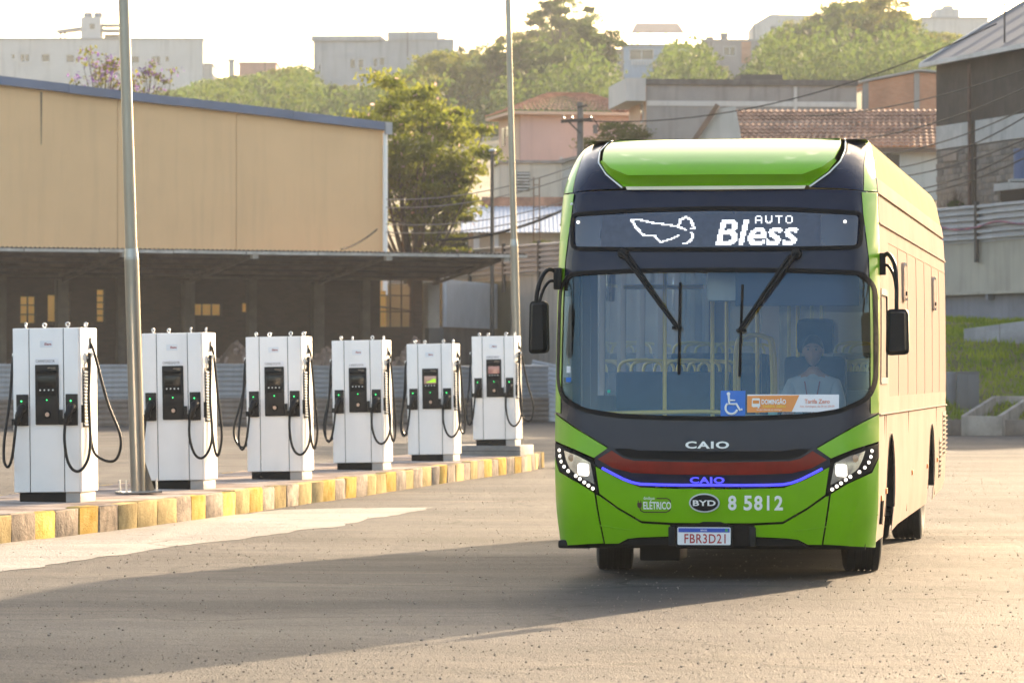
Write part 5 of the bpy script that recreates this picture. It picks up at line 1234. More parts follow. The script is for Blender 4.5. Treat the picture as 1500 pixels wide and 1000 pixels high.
# lattice brackets carrying the canopy, purlins, corrugated roof
M_TRUSS = mat('rusty_truss', (0.16, 0.125, 0.105), .8, var=.3); M_CAN = mat('canopy_sheet', (0.085, 0.07, 0.06), .75, metal=.1, var=.3, vscale=1.2, streak=.2); M_EDGE = mat('canopy_edge', (0.48, 0.43, 0.38), .7, var=.3, vscale=2)
def canz(n): return 5.60 + (n - 6.1) * (.66 / 7.3)
for t in (0, 4.24, 8.94, 13.4, 17.9):
    ts = MB().bar(SP(t, -.2, 4.78 - .1), SP(t, 6.0, canz(6) - .14), .09, .09).build('truss', M_TRUSS, shed)
    MB().bar(SP(t, -.2, canz(-.2) - .10), SP(t, 6.0, canz(6) - .12), .08, .08).build('top_chord', M_TRUSS, ts)
    for k in range(12):
        n = .2 + .47 * k; zb = 4.68 + (canz(6) - .14 - 4.68) * (n + .2) / 6.2; MB().bar(SP(t, n, zb), SP(t, n + .05, canz(n) - .1), .04, .06).build('lattice_bar', M_TRUSS, ts)
    e = SP(t, 6.05, canz(6) - .14); MB().bar(SP(t - .1, 6.06, canz(6) - .14), SP(t + .1, 6.06, canz(6) - .14), .22, .2).build('end_cap', M_EDGE, ts)
for n in (-.8, .7, 2.2, 3.7, 5.2): MB().bar(SP(-.5, n, canz(n) - .07), SP(22, n, canz(n) - .07), .07, .10).build('purlin', M_TRUSS, shed)
q = MB(); NT = 300
for j, n in enumerate((6.25, 3.0, -1.3)):
    for i in range(NT + 1): q.v.append(SP(-.75 + 23 * i / NT, n, canz(n) + .03 * math.cos(i * math.pi)))
for j in range(2):
    for i in range(NT): a = j * (NT + 1) + i; q.f.append((a, a + 1, a + NT + 2, a + NT + 1))
part_stuff(q.build('canopy_roof', M_CAN, shed))
for i in range(9):
    t = -.7 + 2.5 * i; MB().bar(SP(t, 6.22, canz(6.2) - .075), SP(t + 2.47, 6.22, canz(6.2) - .075 + random.uniform(-.02, .02)), .04, .10).build('fascia_board', M_EDGE, shed)
q = MB().bar(SP(.3, .3, 2.85), SP(-.25, .3, 2.85), .35, .75); mbx = q.build('meter_box', M_CBX, None, bevel=.02); tag(mbx, 'small grey meter box fixed to the pale end column of the shed', 'meter box')

q = MB().bar(SP(-.5, -5.2, 2.3), SP(22, -5.2, 2.3), .2, 4.6); q.build('back_wall', mat('orange_render', (0.80, 0.36, 0.07), .85, var=.12, vscale=.6, streak=.25), shed)
# yellow warehouse
yb = thing('warehouse', 'large plain yellow ochre warehouse with a low blue roof edge', 'building', (0, 0, 0))
M_YEL2 = mat('ochre_render', (0.80, 0.51, 0.27), .85, var=.05, vscale=.25, streak=.10, bump=.06, bscale=3)
YN = -8.2; t0 = shed_px(563, 180, YN)[0]
def yz(t): return 10.5 + (t - t0) * (1.22 / 14.6)
tl = [t0, 4.0, 8.5, 13.0, 17.5, 24]
for a, b in zip(tl, tl[1:]):        # bays of the front wall with open joints between
    q = MB(); a_, b_ = a + .012, b - .012
    c = [SP(a_, YN, 0), SP(b_, YN, 0), SP(b_, YN, yz(b_)), SP(a_, YN, yz(a_)), SP(a_, YN - .25, 0), SP(b_, YN - .25, 0), SP(b_, YN - .25, yz(b_)), SP(a_, YN - .25, yz(a_))]
    q.add(c, [(0,1,2,3),(7,6,5,4),(0,4,5,1),(1,5,6,2),(2,6,7,3),(3,7,4,0)]); q.build('wall_bay', M_YEL2, yb)
q = MB(); c = [SP(t0 + .02, YN - .26, 0), SP(24, YN - .26, 0), SP(24, YN - 9, 0), SP(t0 + .02, YN - 9, 0)]; q.add(c + [Vector((p.x, p.y, yz(0 if i in (0, 3) else 24) - .15)) for i, p in enumerate(c)], [(0,1,5,4),(1,2,6,5),(2,3,7,6),(3,0,4,7),(4,5,6,7)]); q.build('hall', M_YEL2, yb)
M_BLR = mat('blue_roof_edge', (0.13, 0.17, 0.26), .55, metal=.3, var=.15, vscale=.6)
for i, (a, b) in enumerate(zip([t0 - .12, 1.9, 6.3, 10.4, 14.5, 19], [1.9, 6.3, 10.4, 14.5, 19, 24.3])):
    MB().bar(SP(a, YN + .10, yz(a) + .14 + .015 * (i % 2)), SP(b - .01, YN + .10, yz(b) + .14 + .015 * (i % 2)), .30, .30, up=(0, 0, 1)).build('roof_edge', M_BLR, yb)
MB().bar(SP(t0 - .05, YN + .22, yz(t0) + .28), SP(t0 - .05, YN + .22, yz(t0) - .16), .26, .2, up=SN).build('gutter_box', M_SHEETB, yb)
MB().cyl(SP(t0 + .02, YN + .12, yz(t0) - .1), SP(t0 + .02, YN + .12, 4.5), .09, seg=12).build('downpipe', M_WHITE, yb)
for (px, pya, pyb, w) in ((60, 135, 212, .035),):
    t, za = shed_px(px, pya, YN); _, zb_ = shed_px(px, pyb, YN); q = MB().add([SP(t - w, YN + .006, za), SP(t + w, YN + .006, za), SP(t + w * .3, YN + .006, zb_), SP(t - w * .4, YN + .006, zb_)], [(0, 1, 2, 3)]); q.build('rust_stain', mat('rust_streak', (.10, .07, .05), .9, var=.3), yb)

# ---- ribbed sheet fence in front of the shed
FA, FB = Vector((-16.4, 131.3, 0)), Vector((1.6, 146.2, 0)); FD = (FB - FA).normalized(); fl = (FB - FA).length
fnc = thing('sheet_fence', 'muddy ribbed sheet fence standing in front of the dark shed', 'fence', (0, 0, 0)); fang = math.atan2(FD.y, FD.x)
UP_, LO_ = rib_sheet(2.1, 1.10, 7, .05, M_SHEET), rib_sheet(2.1, .86, 5, .05, M_SHEETD)
for i in range(int(fl / 2.08)):
    p = FA + FD * (2.08 * i); dz = random.uniform(-.05, .05)
    link('lower_sheet', LO_, fnc, (p.x, p.y, -.02), (R(random.uniform(-1.5, 1.5)), 0, fang)); link('upper_sheet', UP_, fnc, (p.x - .03 * FD.y, p.y + .03 * FD.x, .83 + dz), (R(random.uniform(-2, 2)), R(random.uniform(-.6, .6)), fang))
    MB().bar(Vector((p.x - .08 * FD.y, p.y + .1, 0)), Vector((p.x - .08 * FD.y, p.y + .1, 1.9)), .08).build('post', M_ROD, fnc)
LS = rib_sheet(2.6, 1.0, 6, .03, M_SHEETB)
for k, (px, py, Y, ry, rx) in enumerate(((768, 596, 146.6, 14, -25), (771, 566, 147.4, 12, -18), (770, 617, 146.0, 5, -8))):
    p = at(px, py, Y); o = link('loose_sheet', LS, None, p, (R(rx), R(ry), R(-4))); tag(o, 'loose pale ribbed sheet slumped against the retaining wall', 'metal sheet', 'loose sheets by the retaining wall')
# wall and ribbed cladding right of the shed
cl = thing('clad_wall', 'low dark wall topped with pale upright ribbed cladding beside the shed', 'wall', (0, 0, 0))
pA, pB = at(640, 478, 152), at(722, 478, 160); dd = (pB - pA); dd.z = 0
MB().bar(Vector((pA.x, pA.y, 1.6)), Vector((pB.x, pB.y, 1.6)), .3, 3.5).build('base_wall', mat('grimy_wall', (.12, .105, .095), .9, var=.3, vscale=1, streak=.3), cl)
n_ = 4
for i in range(n_):
    a = pA.lerp(pB, i / n_); L = dd.length / n_; link('cladding_sheet', rib_sheet(L * .995, 1.68, 7, .13, M_SHEETB, vertical=True), cl, (a.x + .2, a.y - .2, 3.32), (0, 0, math.atan2(dd.y, dd.x)))

# ---- heaps of rubble behind the fence
def heap(px, py, Y, rx, h, m, label, seed):
    r_ = random.Random(seed); c = at(px, 551, Y); c.z = 0; t = thing('rubble_heap', label, 'rubble', c)
    q = MB()
    def f(a, b):
        th = 2 * math.pi * a; rr = rx * b; n = mnoise.noise(Vector((math.cos(th) * b * 2 + seed, math.sin(th) * b * 2, 1)))
        return (rr * math.cos(th), rr * .7 * math.sin(th), h * (1 - b ** 1.4) * (1 + .25 * n) + .12 * mnoise.noise(Vector((math.cos(th) * b * 6, math.sin(th) * b * 6, seed))) - .05)
    q.grid(f, 28, 12); q.build('earth', m, t, smooth=40)
    q = MB()
    for i in range(160):
        th = r_.uniform(0, 6.28); b = math.sqrt(r_.random()) * .95; p = Vector(f(th / 6.2832, b)); s = r_.uniform(.04, .16)
        E_ = Euler((r_.uniform(0, 3), r_.uniform(0, 3), r_.uniform(0, 3))).to_matrix()
        vs_ = [p + E_ @ Vector((x * s, y * s * .6, z * s * .5)) for x in (-1, 1) for y in (-1, 1) for z in (-1, 1)]
        q.add(vs_, [(0,1,3,2),(4,6,7,5),(0,4,5,1),(2,3,7,6),(0,2,6,4),(1,5,7,3)])
    part_stuff(q.build('stones', mat('broken_brick', (.40, .29, .25), .9, var=.5, vscale=.5), t))
heap(346, 503, 140.5, 2.0, 2.75, mat('brown_earth', (.17, .11, .08), .95, var=.3), 'brown earth heap behind the sheet fence', 1)
heap(478, 506, 143.5, 1.6, 2.65, mat('rubble_earth', (.24, .18, .16), .95, var=.35), 'pinkish rubble heap behind the fence near the middle shed columns', 2)
heap(603, 498, 144.5, 1.5, 2.85, MATS['rubble_earth'], 'rubble heap below the broken shed window', 3)

# ============================================================ TREES
BARK = mat('bark', (0.055, 0.042, 0.033), .95, var=.3, vscale=6, bump=.5, bscale=20)
def crown_mesh(name, seed, rx, rz, clumps, per, leaf, m, flower=None, flat=.62, cmin=.13, cmax=.27):
    r_ = random.Random(seed); q = MB(); idx = []; cs = []
    for i in range(clumps):
        while True:
            v = Vector((r_.uniform(-1, 1), r_.uniform(-1, 1), r_.uniform(-1, 1)))
            if .30 < v.length < 1: break
        v = v * (1 + .22 * mnoise.noise(v * 1.7 + Vector((seed, 0, 0))))
        c = Vector((v.x * rx, v.y * rx, v.z * rz)); cs.append(c); cr = rx * r_.uniform(cmin, cmax)
        for k in range(per):
            d = Vector((r_.gauss(0, 1), r_.gauss(0, 1), r_.gauss(0, flat))) * cr * .62
            p = c + d; s = leaf * r_.uniform(.6, 1.35)
            E_ = Euler((r_.gauss(0, .8), r_.gauss(0, .8), r_.uniform(0, 6.28))).to_matrix()
            a, b = E_ @ Vector((s, 0, 0)), E_ @ Vector((0, s * .55, 0))
            n = len(q.v); q.v += [tuple(p - a), tuple(p + b * .9), tuple(p + a), tuple(p - b * .9)]; q.f.append((n, n+1, n+2, n+3))
            idx.append(1 if flower and r_.random() < flower * (1 if d.z > 0 else .3) else 0)
    me = bpy.data.meshes.new(name); me.from_pydata(q.v, [], q.f)
    for x in (m if isinstance(m, list) else [m]): me.materials.append(x)
    if flower: me.polygons.foreach_set('material_index', idx)
    return me, cs
def trunk_mesh(name, seed, h0, cs, cz, r, nb):
    r_ = random.Random(seed); q = MB(); top = Vector((r_.uniform(-.2, .2), r_.uniform(-.2, .2), h0))
    q.tube(catmull([(0, 0, -1.2), (r_.uniform(-.1, .1), 0, h0 * .5), top], 5), [r * (1 - .4 * i / 10) for i in range(11)], 10)
    for c in r_.sample(cs, min(nb, len(cs))):
        e = Vector((c.x, c.y, c.z + cz)); m1 = top.lerp(e, .45) + Vector((0, 0, -.10 * (e - top).length)) + Vector((r_.uniform(-.2, .2), r_.uniform(-.2, .2), 0))
        P = catmull([top - Vector((0, 0, .3)), m1, e], 5); q.tube(P, [r * .5 * (1 - .85 * i / 10) for i in range(11)], 6)
        for _ in range(2):
            s_ = P[6]; e2 = s_ + Vector((r_.uniform(-1, 1), r_.uniform(-1, 1), r_.uniform(.1, .9))) * (e - top).length * .35; q.tube([s_, s_.lerp(e2, .5) + Vector((0, 0, .05)), e2], [r * .14, r * .1, r * .04], 5)
    return q.mesh(name, BARK, smooth=60)
LG = [leaf_mat('leaf_olive', (0.045, 0.075, 0.014), (0.10, 0.13, 0.025), .45), leaf_mat('leaf_mid', (0.05, 0.09, 0.02), (0.11, 0.15, 0.035), .45), leaf_mat('leaf_yellowish', (0.10, 0.12, 0.02), (0.17, 0.17, 0.03), .5)]
M_BLOS = leaf_mat('blossom_pink', (0.50, 0.34, 0.30), (0.62, 0.46, 0.42), .4); M_PURP = leaf_mat('blossom_purple', (0.16, 0.09, 0.30), (0.25, 0.16, 0.40), .4)
def tree(name, loc, crown, trunk, cz, scale, rz, label, group=None, cat='tree'):
    t = thing(name, label, cat, loc, rz, group); t.scale = scale
    link('crown', crown, t, (0, 0, cz)); link('trunk', trunk, t); return t
# the flowering tree beside the warehouse
LFT = leaf_mat('leaf_golden', (0.10, 0.130, 0.016), (0.18, 0.19, 0.028), .6)
fc, fcs = crown_mesh('crown', 21, 3.15, 2.85, 125, 190, .10, [LFT, M_BLOS], flower=.035, flat=.42, cmin=.11, cmax=.21)
fc2, fcs2 = crown_mesh('crown', 22, 1.6, 2.0, 34, 170, .10, [LFT, M_BLOS], flower=.03, flat=.34)
ft = trunk_mesh('trunk', 5, 5.2, fcs, 10.0, .22, 34)
Y_ = 161.5; bx = (603 - 750) / FPX * Y_
t = tree('flowering_tree', (bx, Y_, 0), fc, ft, 10.2, (1, 1, 1), 0, 'broad flowering tree with pinkish blossoms rising beside the yellow warehouse')
link('crown', fc2, t, (1.1, -.4, 7.5))
# jacaranda tops behind the warehouse roof
jc, jcs = crown_mesh('crown', 31, 1.7, 1.3, 26, 30, .10, [LG[2], M_PURP], flower=.55); jt = trunk_mesh('trunk', 8, 6.0, jcs, 8.2, .12, 24)
for (px, py, Y, sc_, lab) in ((142, 118, 172, 1.0, 'purple flowering tree showing above the warehouse roof below the tower building'), (222, 128, 173, .8, 'sparse purple flowering treetop above the warehouse roof beside the lamp pole')):
    p = at(px, py, Y); tree('purple_tree', (p.x, p.y, p.z - 8.2 * sc_), jc, jt, 8.2, (sc_,) * 3, px, lab)
# hillside trees: four kinds, copied
KINDS = []
for k, (rx, rz, cl_, per, lf, m_) in enumerate(((3.0, 2.6, 60, 150, .165, LG[1]), (2.6, 3.6, 62, 150, .16, LG[0]), (3.6, 2.8, 70, 150, .165, LG[2]), (2.0, 2.2, 44, 130, .15, LG[1]), (3.2, 3.4, 66, 60, .125, LG[1]))):
    c_, s_ = crown_mesh('crown', 40 + k, rx, rz, cl_, per, lf, m_, flat=.5, cmin=.08 if k == 4 else .13, cmax=.16 if k == 4 else .25); KINDS.append((c_, trunk_mesh('trunk', 60 + k, 3.2, s_, 5.2, .24, 22)))
KL = ['rounded green tree in the hazy wood on the hillside', 'tall dark olive tree in the hazy wood on the hillside', 'wide yellowish green tree in the hazy wood on the hillside', 'small green tree in the hazy wood on the hillside', 'lacy open tree in the hazy wood on the hillside']
rt = random.Random(77)
CREST = ([240, 270, 300, 350, 400, 440, 452, 470, 545, 570, 600, 640, 700, 732, 745, 780, 850, 884, 890, 955, 975, 1005, 1032, 1040, 1104, 1122, 1180, 1240, 1335, 1352, 1440, 1490], [132, 124, 112, 108, 98, 88, 92, 125, 122, 108, 88, 68, 62, 50, 25, -6, -25, -10, 134, 130, 66, 30, 62, 124, 112, 46, 12, -14, -8, 46, 50, 80])   # top of the wood, by bearing
def hill_tree(px, Y, k, s, lab=None):
    X = (px - 750) / FPX * Y; z = terr(X, Y); sz = s * rt.uniform(.85, 1.15)
    lim = max(interp(px + d * s, *CREST) for d in (-15, 0, 15)); full = 5.2 + (2.6, 3.6, 2.8, 2.2, 3.4)[k]
    smax = (CAMZ + (HORIZ - lim) / FPX * Y - z) / full
    if smax < .3: return
    s = min(s, max(smax * 1.05, .3)); sz = min(sz, smax)
    tree('hill_tree', (X, Y, z), KINDS[k][0], KINDS[k][1], 5.2, (s, s, sz), rt.uniform(0, 6.28), lab or KL[k], 'trees of the wood on the hillside')
spots = []
for row, (Y, x0, x1, st, s) in enumerate(((430, 470, 960, 80, 1.6), (460, 1060, 1420, 80, 1.6), (500, 240, 1420, 86, 1.8), (545, 250, 960, 78, 2.0), (550, 1010, 1460, 70, 2.0), (590, 560, 740, 60, 2.1), (595, 1090, 1440, 64, 2.2), (620, 1110, 1400, 64, 2.2))):
    px = x0
    while px < x1: hill_tree(px + rt.uniform(-25, 25), Y + rt.uniform(-14, 14), rt.choice((0, 0, 1, 2, 4)), s * rt.uniform(.75, 1.2)); px += st
CL = {790: 'tall lacy tree on the skyline behind the lamp pole and pink house', 838: 'tallest spreading skyline tree left of the ochre house', 862: 'skyline tree next to the ochre hilltop house', 748: 'small skyline tree directly behind the lamp pole', 1190: 'skyline tree hiding the right side of the pale gabled house', 1235: 'broad skyline tree above the brick house', 1290: 'tall olive skyline tree above the brick house', 1330: 'yellowish skyline tree next to the far stepped house', 1000: 'small tree beside the roofed terrace of the blue house', 985: 'rounded tree in front of the blue house', 1405: 'low yellowish tree before the far stepped house'}
for px, Y, k, s in ((790, 618, 4, 2.63), (838, 625, 4, 2.83), (862, 614, 4, 2.24), (748, 633, 4, 1.95), (1190, 622, 4, 2.44), (1235, 614, 4, 2.73), (1290, 625, 4, 2.63), (1330, 633, 4, 2.34), (1000, 568, 3, 2.24), (985, 549, 0, 1.85), (1405, 629, 2, 1.75)): hill_tree(px, Y, k, s, CL.get(px))
for px, Y, k, s in ((300, 560, 2, 1.46), (345, 556, 0, 1.36), (395, 564, 2, 1.56), (435, 552, 0, 1.66), (480, 529, 3, 1.75), (520, 537, 2, 1.75), (575, 545, 0, 1.75), (620, 549, 1, 1.75), (1110, 529, 2, 1.75), (1160, 518, 1, 1.95), (1460, 556, 2, 1.95)): hill_tree(px, Y, k, s)
# thicket covering the slope between and below the trees (uncountable)
def thicket(name, seed, n, px0, px1, Y0, Y1, m, hmax, leaf, per, label):
    r_ = random.Random(seed); q = MB()
    for i in range(n):
        Y = r_.uniform(Y0, Y1); px = r_.uniform(px0, px1); X = (px - 750) / FPX * Y; z = terr(X, Y)
        zl = CAMZ + (HORIZ - interp(px, *CREST) - 4) / FPX * Y; h = min(hmax * r_.uniform(.35, 1), max(.6, zl - z)); rr = r_.uniform(1.2, 3.2)
        for k in range(per):
            d = Vector((r_.gauss(0, .5) * rr, r_.gauss(0, .5) * rr, 0)); zz = z + h * r_.random() ** .7 * max(.2, 1 - (d.length / rr) ** 2 * .5)
            p = Vector((X + d.x, Y + d.y, zz)); s = leaf * r_.uniform(.6, 1.4); E_ = Euler((r_.gauss(0, .9), r_.gauss(0, .9), r_.uniform(0, 6.28))).to_matrix()
            a, b = E_ @ Vector((s, 0, 0)), E_ @ Vector((0, s * .6, 0)); c = len(q.v); q.v += [tuple(p - a), tuple(p + b), tuple(p + a), tuple(p - b)]; q.f.append((c, c+1, c+2, c+3))
    tag(q.build(name, m, fixn=False), label, kind='stuff')
thicket('undergrowth', 3, 1150, 230, 1480, 380, 640, LG[1], 7.5, .27, 110, 'dense green undergrowth covering the hillside below the trees')
thicket('undergrowth', 4, 420, 230, 1480, 380, 640, LG[0], 8.5, .27, 110, 'darker olive bushes mixed through the hillside undergrowth')
# small yellow-green bush on the terrace and shrubs near the pink house
for px, py, Y, s, lab in ((797, 362, 163.5, .22, 'bright yellow green bush behind the sheet fence by the bus'), (903, 195, 192, .45, 'yellowish shrub growing in front of the pink house'), (690, 330, 176, .5, 'olive shrub on the terrace left of the metal roof')):
    p = at(px, py, Y); tree('bush', (p.x, p.y, p.z - 5.2 * s), KINDS[2][0], KINDS[2][1], 5.2, (s, s, s * .8), px, lab, cat='bush')
# ============================================================ HOUSES
def wallm(name, c, var=.10, streak=.3): return mat(name, c, .9, var=var, vscale=.35, streak=streak, bump=.1, bscale=4)
M_PANE = mat('dark_pane', (0.025, 0.028, 0.032), .12, var=.1, coat=.5); M_FRAME = mat('white_frame', (.55, .55, .55), .6, var=.05)
class Block:
    """A building block: local x to the right along its front, y back, z up; the front left corner is the origin."""
    def __init__(s, name, label, px, Y, zbase, W, D, H, phi, m, cat='house', group=None, k=1.0):
        s.k = k; X = (px - 750) / FPX * Y; s.t = thing(name, label, cat, (X, Y, zbase), R(phi), group); s.W, s.D, s.H, s.X, s.Y, s.zb, s.phi, s.m = W, D, H, X, Y, zbase, R(phi), m
        s.wins = []; s.t.scale = (k, k, k)
    def loc(s, px, py):              # photo pixel -> (x, z) on the front plane
        k = (px - 750) / FPX; c, q = math.cos(s.phi), math.sin(s.phi); x = (k * s.Y - s.X) / (c - k * q); Y = s.Y + x * q
        return x / s.k, (CAMZ + (HORIZ - py) / FPX * Y - s.zb) / s.k
    def lleft(s, px, py):            # the same on the left side plane: (y, z)
        k = (px - 750) / FPX; c, q = math.cos(s.phi), math.sin(s.phi); y = (k * s.Y - s.X) / (-q - k * c); Y = s.Y + y * c
        return y / s.k, (CAMZ + (HORIZ - py) / FPX * Y - s.zb) / s.k
    def wall(s, name='wall', top=None, left_m=None):
        """Front wall with real openings for the windows, then the other walls."""
        holes = [[(a, c), (b, c), (b, d), (a, d)] for a, b, c, d in s.wins]
        top = top or [(0, s.H), (s.W, s.H)]
        o = skin(name, [(0, -3), (s.W, -3)] + top[::-1], holes, lambda x, z, off=0: Vector((x, -off, z)), s.m, s.t, du=50, dz=50, back=.25)
        h0, h1 = top[0][1], top[-1][1]
        q = MB(); q.add([(0, 0, -3), (0, s.D, -3), (0, s.D, h0), (0, 0, h0)], [(0, 1, 2, 3)]); q.build('side_wall', left_m or s.m, s.t)
        q = MB(); q.add([(s.W, 0, -3), (s.W, s.D, -3), (s.W, s.D, h1), (s.W, 0, h1)], [(0, 1, 2, 3)]); q.build('side_wall', s.m, s.t)
        q = MB(); q.add([(0, s.D, -3), (s.W, s.D, -3), (s.W, s.D, h1), (0, s.D, h0)], [(0, 1, 2, 3)]); q.build('back_wall', s.m, s.t)
        for a, b, c, d in s.wins:
            w = MB().box(a, b, .16, .18, c, d).build('window', M_PANE, s.t); fr = .05
            q = MB(); q.box(a, b, .06, .12, c, c + fr); q.box(a, b, .06, .12, d - fr, d); q.box(a, a + fr, .06, .12, c + fr, d - fr); q.box(b - fr, b, .06, .12, c + fr, d - fr)
            q.build('frame', M_FRAME, w)
            if b - a > .7: MB().box((a + b) / 2 - .03, (a + b) / 2 + .03, .07, .11, c + fr, d - fr).build('mullion', M_FRAME, w)
            MB().box(a - .06, b + .06, -.06, .05, c - .07, c - .005).build('sill', s.m, w)
        return o
    def flat(s, m, over=.1, th=.12, dz=0): MB().box(-over, s.W + over, -over, s.D + over, s.H + dz, s.H + th + dz).build('roof', m, s.t)
    def win(s, px0, py0, px1, py1):
        (a, d), (b, c) = s.loc(px0, py0), s.loc(px1, py1); s.wins.append((a, b, c, d))
    def part(s, name, m, *boxes, parent=None, bevel=0):
        q = MB()
        for b in boxes: q.box(*b)
        return q.build(name, m, parent or s.t, bevel=bevel)
def Hpx(py, Y, zb): return CAMZ + (HORIZ - py) / FPX * Y - zb
M_TILE = mat('clay_tile', (0.34, 0.15, 0.09), .85, var=.3, vscale=2.5, col2=(0.42, 0.22, 0.14)); M_TILED = mat('old_clay_tile', (0.25, 0.12, 0.078), .9, var=.5, vscale=1.2, col2=(0.32, 0.18, 0.12))
M_GREYC = wallm('raw_grey_render', (0.27, 0.25, 0.24), .16, .45); M_ROOFG = mat('roof_sheet', (0.30, 0.30, 0.31), .6, metal=.3, var=.2, vscale=.6); M_TANK = mat('blue_tank', (.05, .09, .2), .5)
def tile_slope(name, p0, p1, p2, p3, m, parent, pitch=.26, row=.38):
    """Tiled roof plane p0-p1 along the eave, p3-p2 along the ridge: courses of half-round tiles stepping down."""
    p0, p1, p2, p3 = map(Vector, (p0, p1, p2, p3)); q = MB(); L = (p1 - p0).length; S = ((p3 + p2) / 2 - (p0 + p1) / 2).length
    nr = max(2, int(S / row)); nc = max(3, int(L / pitch)); nrm = (p1 - p0).cross(p3 - p0).normalized()
    if nrm.z < 0: nrm = -nrm
    for r in range(nr):
        for half_ in (0, 1):
            v = (r + half_) / nr
            for i in range(nc * 2 + 1):
                u = i / (nc * 2); p = p0.lerp(p1, u).lerp(p3.lerp(p2, u), v)
                q.v.append(tuple(p + nrm * ((.07 if i % 2 else 0) + (.05 if half_ == 0 else 0))))
        b = r * 2 * (nc * 2 + 1)
        for i in range(nc * 2): q.f.append((b + i, b + i + 1, b + nc*2+1 + i + 1, b + nc*2+1 + i))
    return part_stuff(q.build(name, m, parent))

# pink house with hipped tile roof
zb = 7.6; Y = 203
b = Block('pink_house', 'pink rendered house with a hipped clay tile roof on the slope', 762, Y, zb, 5.8, 5.0, Hpx(163, Y, zb), 12, wallm('pink_render', (0.55, 0.37, 0.33), .07, .15))
b.wall(left_m=wallm('peach_render', (0.58, 0.40, 0.30), .07, .1))
for (a0, a1, c0, c1) in ((736, 740, 188, 214), (742, 747, 186, 200)):
    (y0, z1), (y1, z0) = b.lleft(a0, c0), b.lleft(a1, c1); y0, y1 = min(y0, y1), max(y0, y1)
    if y1 - y0 < .2: y1 = y0 + .7
    w = MB().box(-.04, .02, y0, y1, z0, z1).build('window', M_PANE, b.t)
e = .55; H = b.H; W_, D_ = b.W, b.D; rdg = H + 1.0
A, B_, C_, D4 = (-e, -e, H), (W_ + e, -e, H), (W_ + e, D_ + e, H), (-e, D_ + e, H); R1, R2 = (1.9, D_ / 2, rdg), (W_ - 1.9, D_ / 2, rdg)
rf = tile_slope('roof_slope', A, B_, R2, R1, M_TILE, b.t); tile_slope('roof_slope', D4, A, R1, (R1[0] + .01, R1[1], R1[2]), M_TILE, b.t); tile_slope('roof_slope', B_, C_, (R2[0], R2[1] + .01, R2[2]), R2, M_TILE, b.t)
b.part('soffit', MATS['peach_render'], (-e, W_ + e, -e, D_ + e, H - .16, H - .02))
b.part('ridge', M_TILE, (1.9, W_ - 1.9, D_ / 2 - .1, D_ / 2 + .1, rdg - .05, rdg + .10))
# grey unrendered house
Y = 192; zb = 7.8
b = Block('grey_house', 'big raw grey rendered house with a peach end wall and dark parapet', 947, Y, zb, 9.6, 6, Hpx(124, Y, zb), 6, M_GREYC)
b.wall(left_m=MATS['peach_render'])
b.part('parapet', mat('dark_parapet', (.12, .11, .105), .9, var=.3, streak=.3), (-.05, b.W + .05, -.12, .15, b.H, b.H + .26)); b.part('parapet_end', wallm('pale_render', (.50, .48, .46)), (-.95, -.06, -.25, b.D, b.H - .75, b.H + .28))
b.part('band', MATS['pale_render'], (0, b.W, -.04, 0, b.H - .95, b.H - .72)); b.part('pier', MATS['pale_render'], (b.W * .70, b.W * .70 + .14, -.06, 0, -3, b.H - .05)); b.part('tank', mat('dark_tank', (.09, .085, .08), .9), (b.W * .46, b.W * .66, .8, 2.5, b.H, b.H + .55))
(y0, z1), (y1, z0) = b.lleft(939, 152), b.lleft(945, 178); w = MB().box(-.05, .02, .9, 1.7, z0, z1).build('window', M_FRAME, b.t); MB().box(-.06, -.05, .98, 1.62, z0 + .08, z1 - .08).build('pane', M_PANE, w)
# tile roofed house
Y = 178; zb = 7.0
b = Block('tile_house', 'low house under a long old clay tile roof below the brick house', 1046, Y, zb, 9.6, 5.0, Hpx(216, Y, zb), -2, wallm('offwhite_render', (.45, .44, .42)))
b.win(1296, 224, 1320, 250); b.wall()
tile_slope('roof_slope', (-.1, -.5, b.H - .05), (b.W + .4, -.5, b.H - .05), (b.W + .4, 3.4, b.H + 1.75), (.9, 3.4, b.H + 1.75), M_TILED, b.t); tile_slope('roof_slope', (b.W + .4, 7.2, b.H - .05), (-.1, 7.2, b.H - .05), (.9, 3.4, b.H + 1.75), (b.W + .4, 3.4, b.H + 1.75), M_TILED, b.t)
q = MB().add([(-.9, -.2, b.H), (1.2, -.2, b.H), (.9, -.2, b.H + 1.7), (.2, -.2, b.H + 1.6)], [(0, 1, 2, 3)]); q.build('gable', MATS['offwhite_render'], b.t)
MB().bar((-1.2, -.35, b.H - .3), (.15, -.35, b.H + 1.75), .35, .2).build('barge_board', mat('brown_board', (.14, .085, .06), .8, var=.2), b.t); b.part('eave_board', MATS['brown_board'], (0, b.W + .4, -.55, -.45, b.H - .22, b.H - .06))
# brick house
Y = 199; zb = 9.0; M_BR2 = bpy.data.materials.new('orange_brick'); M_BR2.use_nodes = True; brick_nodes(M_BR2, (.46, .19, .10), (.52, .24, .14), (.38, .28, .21), 1.0, 0)
b = Block('brick_house', 'unrendered orange brick house with grey concrete piers on the slope', 1266, Y, zb, 4.6, 5, Hpx(122, Y, zb), 9, M_BR2)
b.wall(top=[(0, Hpx(121, Y, zb)), (2.6, Hpx(105, Y, zb)), (b.W, Hpx(110, Y, zb))])
for px in (1268, 1343): x, _ = b.loc(px, 150); b.part('pier', MATS['raw_grey_render'], (x - .13, x + .13, -.06, .05, -3, Hpx(120 if px < 1300 else 106, Y, zb)))
for a0, a1, c0, c1 in ((1232, 1237, 137, 161), (1250, 1264, 138, 161)):
    (y0, z1), (y1, z0) = b.lleft(a0, c0), b.lleft(a1, c1); MB().box(-.04, .04, min(y0, y1), max(y0, y1), z0, z1).build('window', M_PANE, b.t)
